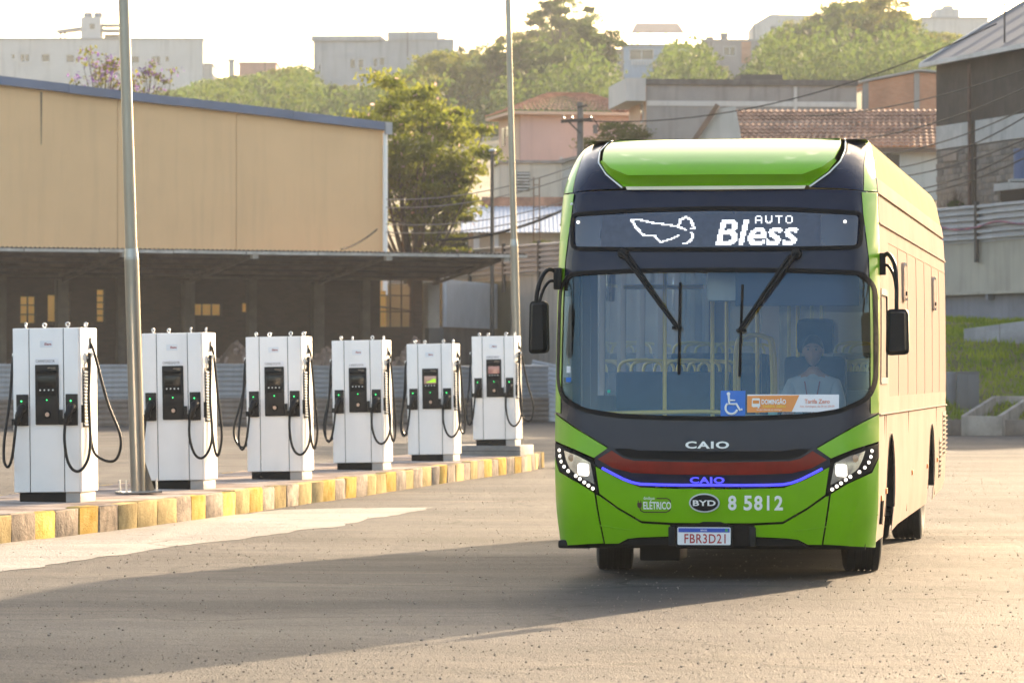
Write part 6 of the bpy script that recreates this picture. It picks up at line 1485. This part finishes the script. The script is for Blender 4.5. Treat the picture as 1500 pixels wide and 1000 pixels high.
x1_ = b.W + .3
for a, c in (((-.25, Hpx(122, Y, zb) + .02), (2.6, Hpx(104, Y, zb) + .02)), ((2.6, Hpx(104, Y, zb) + .02), (x1_, Hpx(109, Y, zb) + .02))): MB().add([(a[0], -.25, a[1]), (c[0], -.25, c[1]), (c[0], b.D, c[1]), (a[0], b.D, a[1]), (a[0], -.25, a[1] + .09), (c[0], -.25, c[1] + .09), (c[0], b.D, c[1] + .09), (a[0], b.D, a[1] + .09)], [(0,3,2,1),(4,5,6,7),(0,1,5,4),(1,2,6,5),(2,3,7,6),(3,0,4,7)]).build('roof', M_ROOFG, b.t)
# cream annexe with louvred window, white house with arched window, metal roofed shed
Y = 178; zb = 6.2
b = Block('cream_annexe', 'stained cream annexe with a grey louvred window', 732, Y, zb, 2.6, 4, Hpx(239, Y, zb), 4, wallm('cream_render', (.52, .48, .41), .12, .5)); b.wall(); b.flat(MATS['raw_grey_render'])
(a, d), (c_, z0) = b.loc(757, 252), b.loc(776, 280); lv = b.part('window', M_PANE, (a, c_, -.03, .02, z0, d))
for k in range(6): z = z0 + (d - z0) * (k + .5) / 6; b.part('louvre', M_SHEET, (a, c_, -.09, -.03, z - .03, z + .025), parent=lv)
Y = 183; zb = 6.4
b = Block('white_house', 'white house with a green arched window under dark eaves', 806, Y, zb, 3.2, 4, Hpx(238, Y, zb), 4, wallm('white_render', (.60, .57, .53), .06, .2)); b.wall(top=[(0, Hpx(242, Y, zb)), (b.W, Hpx(214, Y, zb))])
MB().bar((-.25, -.2, Hpx(242, Y, zb)), (b.W + .2, -.2, Hpx(213, Y, zb)), .5, .14).build('eave', mat('eave_grey', (.22, .20, .18), .8), b.t)
a, z0 = b.loc(811, 265); c_, d = b.loc(818, 246); q = MB().prism([(a, z0), (c_, z0), (c_, d - .1), ((a + c_) / 2 + .1, d + .1), (a, d - .3)], 'y', -.03, .02); q.build('window', mat('green_shutter', (.10, .26, .16), .5), b.t); b.part('pier', MATS['pale_render'], (b.loc(820, 240)[0], b.loc(824, 240)[0], -.08, 0, -3, Hpx(230, Y, zb)))
Y = 170.5; zb = 5.2
b = Block('metal_roof_shed', 'low shed with a pale blue metal roof behind the sheet fence', 686, Y, zb, 4.2, 4, Hpx(341, Y, zb), 0, wallm('sand_render', (.38, .32, .26), .1, .3)); b.wall()
q = MB(); n = 60
for j, (y, z) in enumerate(((-.4, b.H), (4.6, b.H + 1.25))):
    for i in range(n + 1): q.v.append((-.3 + (b.W + .8) * i / n, y, z + (.03 if i % 2 else 0)))
for i in range(n): q.f.append((i, i + 1, n + 1 + i + 1, n + 1 + i))
part_stuff(q.build('roof', mat('pale_blue_sheet', (.50, .53, .58), .5, metal=.2, var=.1, streak=.2), b.t))
b.part('tile_edge', M_TILED, (.5, b.W + .6, 4.5, 4.9, b.H + 1.2, b.H + 1.62)); 
for px in (698, 726): x, _ = b.loc(px, 350); b.part('pier', MATS['pale_blue_sheet'], (x - .12, x + .12, -.06, .02, -1, b.H - .02))

# warehouse on the right: dark cladding, pale band, bare blockwork
wr = Vector((13.43, 135.0, 0)); wd = Vector((.27, -.963, 0)).normalized(); wb = Vector((.963, .27, 0)).normalized()
def WR(s, n, z): p = wr + wd * s - wb * n; return Vector((p.x, p.y, z))
bw = thing('block_warehouse', 'tall dark warehouse with bare blockwork, pale band and metal roof above the fence', 'building', (0, 0, 0))
M_DKCL = mat('sooty_blockwork', (.052, .041, .033), .9, var=.4, vscale=.9, streak=.4, bump=.3, bscale=6); M_PALEB = mat('pale_band', (.40, .39, .38), .8, var=.14, streak=.4)
def wslab(name, s0, s1, n0, n1, z0, z1, m, parent=bw):
    q = MB(); c = [WR(s0, n0, z0), WR(s1, n0, z0), WR(s1, n1, z0), WR(s0, n1, z0), WR(s0, n0, z1), WR(s1, n0, z1), WR(s1, n1, z1), WR(s0, n1, z1)]
    q.add(c, [(0,3,2,1),(4,5,6,7),(0,1,5,4),(1,2,6,5),(2,3,7,6),(3,0,4,7)]); return q.build(name, m, parent)
wslab('upper_wall', 0, 12, 0, -.3, 9.47, 11.45, M_DKCL); wslab('pale_band', .05, 3.05, .03, -.3, 8.72, 9.45, M_PALEB); wslab('pale_band', 3.35, 12, .03, -.3, 8.72, 9.45, M_PALEB); wslab('pier', 3.06, 3.34, .06, -.2, 5.6, 9.46, M_DKCL)
wslab('core_wall', .02, 12, -.02, -.3, 4, 8.71, mat('mortar_grey', (.13, .115, .105), .95, var=.2)); wslab('end_wall', 0, .3, -.31, -8, 4, 11.4, M_DKCL); wslab('back_wall', .31, 12, -7.7, -8, 4, 11.4, M_DKCL)
MB().add([WR(.02, -.05, 11.41), WR(.02, -8, 11.41), WR(.02, -4, 13.85)], [(0, 1, 2)]).build('gable', M_DKCL, bw)
MB().add([WR(-.35, -4.0, 13.95), WR(12.15, -4.0, 13.95), WR(12.15, -8.4, 11.4), WR(-.35, -8.4, 11.4)], [(0, 1, 2, 3)]).build('rear_roof', mat('dark_roof_sheet', (.09, .093, .105), .6, metal=.3, var=.2, vscale=.5), bw)
MBK = [mat(f'block_{k}', c, .95, var=.25, vscale=3, bump=.4, bscale=15) for k, c in enumerate(((.17, .15, .135), (.22, .19, .165), (.13, .115, .105), (.19, .155, .13)))]
BLK = [MB().box(0, .385, 0, .05, 0, .185).mesh('block', m, bevel=.01) for m in MBK]
wang = math.atan2(wd.y, wd.x); rb = random.Random(9)
for r in range(15):
    for k in range(18):
        s_ = .03 + .4 * k + (.2 if r % 2 else 0); z = 5.72 + .197 * r
        if 5.1 < s_ < 7.3 and z < 7.35 or 3.0 < s_ + .38 and s_ < 3.36 or s_ > 7.2: continue
        link('block', rb.choice(BLK), bw, WR(s_, rb.uniform(.012, .03), z), (0, 0, wang))
wslab('opening', 5.3, 7.4, -.01, -.05, 5.9, 7.2, M_RUB); wslab('lintel', 5.0, 7.7, .08, -.05, 7.2, 7.42, M_PALEB)
wslab('vent_grille', .8, 1.9, .07, 0, 8.3, 8.62, M_SHEETD)
MB().cyl(WR(3.2, .16, 5.6), WR(3.2, .16, 11.2), .05, seg=8).build('downpipe', mat('rust_pipe', (.13, .075, .055), .8, var=.3), bw)
q = MB(); n = 36
for i in range(n + 1):
    s_ = -.35 + 12.5 * i / n; o_ = .05 if i % 6 == 0 else 0; q.v += [tuple(WR(s_, .35, 11.42 + o_)), tuple(WR(s_, -4.0, 13.95 + o_))]
for i in range(n): q.f.append((2*i, 2*i+1, 2*i+3, 2*i+2))
q.build('roof', mat('dark_roof_sheet', (.09, .093, .105), .6, metal=.3, var=.2, vscale=.5), bw)
MB().bar(WR(-.4, .38, 11.40), WR(12, .38, 11.40), .12, .14).build('gutter', M_SHEETB, bw); MB().bar(WR(-.4, .36, 11.45), WR(-.4, -4.0, 13.98), .12, .12).build('verge', M_SHEETB, bw)
MB().cyl(WR(8.0, -1.2, 12.6), WR(8.0, -1.2, 13.9), .04, seg=6).build('vent_pipe', M_ROD, bw)
dr = MB().lathe([(0, 0), (.28, 0), (.28, .85), (.30, .87), (.26, .9), (0, .9)], 'z', 20).build('water_drum', M_TANK, None, smooth=40); dr.location = WR(8.2, .45, 7.42); tag(dr, 'blue water drum on the ledge of the blockwork warehouse', 'drum')
MB().box(-.4, .4, -.4, .35, -.08, 0).build('drum_shelf', M_PALEB, bw); bpy.data.objects['drum_shelf'].location = WR(8.2, .45, 7.42)
for k, (s_, z, r_) in enumerate(((.6, 5.9, .28), (1.6, 6.1, .24), (2.3, 6.6, .20))):
    p = WR(s_, .25, z); tree('creeper', (p.x, p.y, p.z - 5.2 * r_ * .5), KINDS[3][0], KINDS[3][1], 2.6, (r_ * .8, r_ * .8, r_), k, 'green creeper growing up the bare blockwork', 'creepers on the blockwork', 'creeper')

# houses on the crest of the hill
def crest(name, label, px0, px1, pyt, Y, D, m, phi=0, wins=(), roof=None, zb=None):
    Y *= 1.92; k = 1.92
    W = (px1 - px0) / FPX * Y / math.cos(R(phi)); X = ((px0 + px1) / 2 - 750) / FPX * Y; zb = terr(X, Y) - .5
    b = Block(name, label, px0, Y, zb, W / k, D, Hpx(pyt, Y, zb) / k, phi, m, k=k)
    for w in wins: b.win(*w)
    b.wall(); 
    if roof is not None: b.flat(roof)
    return b
M_WBL = wallm('weathered_white', (.48, .47, .46), .08, .35)
Y = 330
b = crest('long_building', 'long pale grey building with small windows and a rooftop tower on the hill', -30, 297, 58, Y, 8, M_WBL, wins=[(16, 79, 22, 87), (29, 79, 43, 91), (60, 79, 73, 91), (96, 80, 109, 92), (130, 79, 136, 88), (192, 82, 204, 93), (221, 82, 235, 93), (241, 82, 248, 91)], roof=M_ROOFG)
def bpx(px, py): return b.loc(px, py)
x0, z0 = bpx(117, 57); x1, z1 = bpx(146, 24); tower = b.part('tower', M_WBL, (x0, x1, .6, 2.6, z0, z1)); b.part('tower_window', M_PANE, (bpx(130, 0)[0], bpx(137, 0)[0], .55, .62, bpx(0, 41)[1], bpx(0, 34)[1]), parent=tower)
for px in (122, 137): x, z = bpx(px, 24); MB().lathe([(0, .45), (.30, .42), (.36, .3), (.36, 0), (0, 0)], 'z', 14, (x + .2, 1.6, z)).build('water_tank', mat('tank_grey', (.2, .21, .23), .7), b.t, smooth=40)
x0, z0 = bpx(81, 43); x1, _ = bpx(117, 43); MB().bar((x0, 1.5, z0 - .1), (x1, 1.5, z0 + .15), 2.2, .18, up=(0, 0, 1)).build('canopy', M_ROOFG, b.t)
for px in (87, 93): x, z = bpx(px, 43); b.part('canopy_post', M_ROD, (x - .06, x + .06, .8, .92, b.H, z))
x0, z0 = bpx(147, 44); x1, z1 = bpx(176, 36); b.part('canopy', M_ROOFG, (x0, x1, .6, 3, z0, z0 + .15), (x0, x1, .6, 3, z1, z1 + .12)); b.part('canopy_wall', M_WBL, (x0, x1, 2.8, 3, b.H, z0 - .1)); b.part('canopy_post', M_ROD, (x1 - .15, x1, .8, .95, b.H, z0))
b = crest('low_annexe', 'low grey annexe stepping down from the long hilltop building', 297.5, 311, 95, 331, 6, M_WBL, roof=M_ROOFG)
M_CNC = wallm('bare_concrete', (.36, .36, .37), .12, .4)
b = crest('concrete_house', 'bare concrete house with pale windows among the hillside trees', 459, 640, 60, 302, 8, M_CNC, -4, wins=[(512, 86, 521, 101), (524, 86, 533, 100), (546, 85, 553, 99), (555, 84, 564, 97), (466, 93, 470, 106)], roof=None)
b.part('roof_slab', M_CNC, (-.15, b.W * .55, -.2, 7, b.H, b.H + .35)); b.part('roof_block', M_CNC, (b.W * .60, b.W + .1, -.1, 6, b.H, b.H + .62)); b.part('side_shed', M_ROOFG, (b.W, b.W + 1.2, 0, 6, b.H - .8, b.H + .1))
b = crest('terracotta_house', 'small terracotta house on the hill between the pale buildings', 350, 404, 93, 334, 6, wallm('terracotta_render', (.42, .24, .19), .1, .2), roof=M_TILE)
t = thing('chimney', 'slim concrete chimney on the hilltop beside the terracotta house', 'chimney', at(339, 111, 637)); t.scale = (1.92,) * 3; MB().box(-.22, .22, -.2, .2, -3, 1.15).build('shaft', M_CNC, t); MB().box(-.3, .3, -.28, .28, 1.15, 1.3).build('cap', M_CNC, t); MB().bar((-.2, 0, 1.2), (-.9, 0, 1.3), .06).build('bracket', M_ROD, t)
# blue house with terrace roof
Y = 300
b = crest('ochre_house', 'narrow brownish house squeezed beside the blue hilltop house', 888, 915, 74, Y + 1, 6, wallm('ochre_house_render', (.36, .29, .23), .15, .4), wins=[(893, 82, 898, 96), (904, 80, 909, 94)], roof=M_ROOFG)
b = crest('blue_house', 'pale blue hilltop house with a roofed open terrace', 914, 1010, 67, Y, 7, wallm('blue_render', (.27, .36, .46), .08, .25), wins=[(930, 114, 939, 126), (922, 72, 958, 88)], roof=M_ROOFG)
x0, z0 = b.loc(924, 50); x1, z1 = b.loc(996, 50); q = MB().add([(x0, -.6, z0), (x1 + .3, -.6, z0), (x1, 3.2, z0 + .95), (x0 + .45, 3.2, z0 + .95), (x0, -.6, z0 + .08), (x1 + .3, -.6, z0 + .08), (x1, 3.2, z0 + 1.05), (x0 + .45, 3.2, z0 + 1.05)], [(0,3,2,1),(4,5,6,7),(0,1,5,4),(1,2,6,5),(2,3,7,6),(3,0,4,7)]); q.build('terrace_roof', mat('brown_roof', (.22, .17, .14), .8, var=.15), b.t)
for px in (925, 934, 953, 975): x, _ = b.loc(px, 60); b.part('terrace_post', M_ROD, (x - .045, x + .045, -.3, -.2, b.H, z0 + .03))
for k in range(9): x, _ = b.loc(926 + 4.2 * k, 90); b.part('baluster', M_FRAME, (x - .05, x + .05, -.12, -.03, b.loc(0, 95)[1], b.loc(0, 88)[1]))
b = crest('grey_crest_house', 'grey and brick hilltop house with a water tank and pipes on its flat roof', 1031, 1112, 60, 303, 7, wallm('grey_purple_render', (.30, .27, .27), .12, .35), wins=[(1060, 68, 1078, 82)], roof=M_ROOFG)
b.part('brick_bay', M_BR2, (b.loc(1086, 60)[0], b.loc(1100, 60)[0], -.05, .2, b.H - 1.6, b.H - .05)); x, z = b.loc(1062, 60); MB().lathe([(0, 0), (.26, 0), (.30, .5), (.33, .5), (.33, .56), (0, .58)], 'z', 14, (x, 1, z + .1)).build('water_tank', MATS['tank_grey'], b.t, smooth=40); x, z = b.loc(1041, 60); b.part('roof_stub', M_GREYC, (x - .3, x + .25, .5, 1.0, z, z + .35)); x, _ = b.loc(1030.5, 60); MB().cyl((x, .3, b.H), (x, .3, b.H + .8), .05, seg=6).build('roof_pipe', M_ROD, b.t)
b = crest('arched_house', 'small house front with a yellow painted arch below the grey hilltop house', 1040, 1068, 97, 292, 4, wallm('yellow_arch_render', (.52, .38, .16), .08, .2), zb=15.5); x0, z0 = b.loc(1045, 115); x1, z1 = b.loc(1060, 102); b.part('arch_opening', M_RUB, (x0, x1, -.05, .02, z0, z1)); 
b = crest('gabled_house', 'pale gabled house standing highest on the hill behind the big trees', 1103, 1185, 36, 338, 7, M_WBL, wins=[(1128, 30 + 8, 1138, 46)], roof=None); q = MB().prism([(0, b.H), (b.W, b.H), (b.W, b.H + .75), (b.W * .32, b.H + .85)], 'y', 0, 7); q.build('gable', M_WBL, b.t)
b = crest('far_house', 'far pale house with a stepped roof beyond the hillside trees', 1350, 1448, 27, 345, 7, M_WBL, roof=M_ROOFG); b.part('upper_storey', M_WBL, (b.W * .22, b.W * .58, .5, 5, b.H + .1, b.H + .85)); b.part('stair_tower', M_WBL, (b.W * .36, b.W * .50, 1, 4, b.H + .85, b.H + 1.15))
def antenna(px, py0, py1, Y, label):
    kk = 1.92 if Y > 200 else 1.0; Y *= kk; p = at(px, py1, Y); h = (py1 - py0) / FPX * Y / kk; t = thing('antenna', label, 'antenna', p, 0, 'thin antennas on the hilltop roofs'); t.scale = (kk,) * 3; MB().cyl((0, 0, -1.5), (0, 0, h), .035, .025, 6).build('mast', M_ROD, t)
    MB().bar((-.4, 0, h * .95), (.3, 0, h * .95), .035).build('boom', M_ROD, t)
    for k in range(4): MB().bar((-.35 + .2 * k, -.25, h * .95), (-.35 + .2 * k, .25, h * .95), .025).build('element', M_ROD, t)
for px, a, c, Y in ((416, 62, 100, 300), (419, 70, 100, 301), (388, 78, 95, 333), (597, 30, 52, 300), (669, 22, 60, 305), (1042, 28, 58, 303), (1105, 22, 40, 337), (1472, 5, 24, 130)): antenna(px, a, c, Y, 'thin television antenna on a hilltop roof' if px < 1400 else 'thin antenna on the dark warehouse roof')

# ============================================================ POLES AND WIRES
M_CONCP = mat('concrete_pole', (.16, .145, .135), .9, var=.2, vscale=3)
p = at(850, 551, 150); up = thing('utility_pole', 'concrete utility pole with wooden crossarm and insulators rising behind the bus', 'utility pole', (p.x, p.y, 0)); top = CAMZ + (551 - 150) / FPX * 150
MB().tube([(0, 0, 0), (0, 0, top)], [.19, .11], 10).build('shaft', M_CONCP, up, smooth=60); z = CAMZ + (551 - 177) / FPX * 150
MB().bar((-.68, -.12, z - .03), (.42, -.12, z + .05), .10, .11).build('crossarm', mat('old_timber', (.06, .05, .045), .9), up); MB().bar((-.4, -.12, z - .05), (0, -.12, z - .45), .05).build('brace', M_ROD, up); MB().bar((-.1, -.12, top - .18), (.25, -.12, top - .12), .06).build('top_arm', MATS['old_timber'], up)
for x in (-.6, -.3, .35): MB().lathe([(.02, 0), (.05, .04), (.03, .08), (.05, .11), (0, .15)], 'z', 8, (x, -.12, z + .06)).build('insulator', mat('porcelain', (.3, .2, .16), .3), up, smooth=50)
MB().tube(catmull([(.42, -.15, z + .1), (.58, -.15, z - .1), (.66, -.15, z - .3), (.52, -.15, z - .42), (.45, -.15, z - .2)], 5), .02, 6).build('loop_cable', M_RUB, up); MB().box(.45, .6, -.25, -.05, z - .45, z - .15).build('fuse_box', M_CONCP, up)
p2 = at(721, 551, 151); sp = thing('steel_post', 'slim dark steel post with a lamp at its top beside the flowering tree', 'post', (p2.x, p2.y, 0)); h2 = CAMZ + (551 - 222) / FPX * 151; MB().tube([(0, 0, 0), (0, 0, h2)], [.09, .06], 8).build('shaft', M_ROD, sp); MB().lathe([(.03, 0), (.13, .04), (.12, .10), (0, .14)], 'z', 12, (0, 0, h2 - .02)).build('lamp', M_SHEETB, sp, smooth=50); MB().bar((0, 0, h2 - .2), (.35, 0, h2 + .05), .05).build('arm', M_ROD, sp)
lad = thing('ladder', 'rusty steel ladder standing against the metal roofed shed', 'ladder', at(786, 341, 166.5)); lh = 82 / FPX * 166.5; M_RUST = mat('rusty_steel', (.20, .12, .08), .85, var=.3)
for s in (-1, 1): MB().bar((s * .12, 0, -.9), (s * .11, .25, lh), .05).build('rail', M_RUST, lad)
for k in range(5): z = lh * (k + .3) / 5; MB().bar((-.12, .25 * z / lh, z), (.12, .25 * z / lh, z), .035).build('rung', M_RUST, lad)
def wire(a, b, sag, r, label, group, m=None):
    a, b = Vector(a), Vector(b); P = [a.lerp(b, k / 20) - Vector((0, 0, sag * 4 * (k / 20) * (1 - k / 20))) for k in range(21)]
    tag(MB().tube(P, r, 5).build('power_cable', m or M_RUB), label, 'cable', group)
la, ga = 'thin dark power cable crossing in front of the dark warehouse', 'cables before the warehouse'
for pa, pb, sg_ in (((1240, 205, 150), (1520, 120, 112), .3), ((1240, 228, 150), (1520, 150, 112), .4), ((1250, 248, 150), (1520, 160, 112), .5), ((1230, 262, 150), (1520, 196, 112), .4), ((1260, 280, 150), (1520, 205, 112), .5), ((1290, 290, 150), (1520, 222, 112), .3)): wire(at(*pa), at(*pb), sg_, .022, la, ga)
wire(at(850, 177, 150), at(1460, 35, 128), .9, .02, 'long cable running from the utility pole up to the warehouse roof', None)
wire(at(1180, 170, 152), at(1520, 95, 115), .3, .018, la, ga)
lb, gb = 'sunlit service cable running from the warehouse corner past the flowering tree', 'cables by the flowering tree'
for y0, y1 in ((292, 270), (304, 283), (328, 318), (340, 330)): wire(at(566, y0, 153.5), at(850, y1 - 30, 150), .35, .02, lb, gb, mat('sheathed_cable', (.22, .19, .16), .6))
wire(at(500, 365, 150), at(552, 336, 153), .1, .03, 'dark cable tied to the corner bracket of the yellow warehouse', None); wire(at(640, 352, 150), at(840, 300, 152), .3, .05, 'thick bundled cable sagging over the metal roofed shed', None)

# ============================================================ HAZE
me = MB().box(-3050, 3050, -80, 3060, -1.6, 72).mesh('haze', bpy.data.materials.new('haze_air'))
hm = me.materials[0]; hm.use_nodes = True; hn = hm.node_tree.nodes; hl_ = hm.node_tree.links; hn.clear()
pv = hn.new('ShaderNodeVolumePrincipled'); pv.inputs['Color'].default_value = (0.92, 0.95, 1.0, 1); pv.inputs['Density'].default_value = HAZE; pv.inputs['Anisotropy'].default_value = 0.0
ho = hn.new('ShaderNodeOutputMaterial'); hl_.new(pv.outputs[0], ho.inputs['Volume'])
tag(link('haze', me), 'pale sunlit haze filling the air over the yard and hill', kind='stuff')
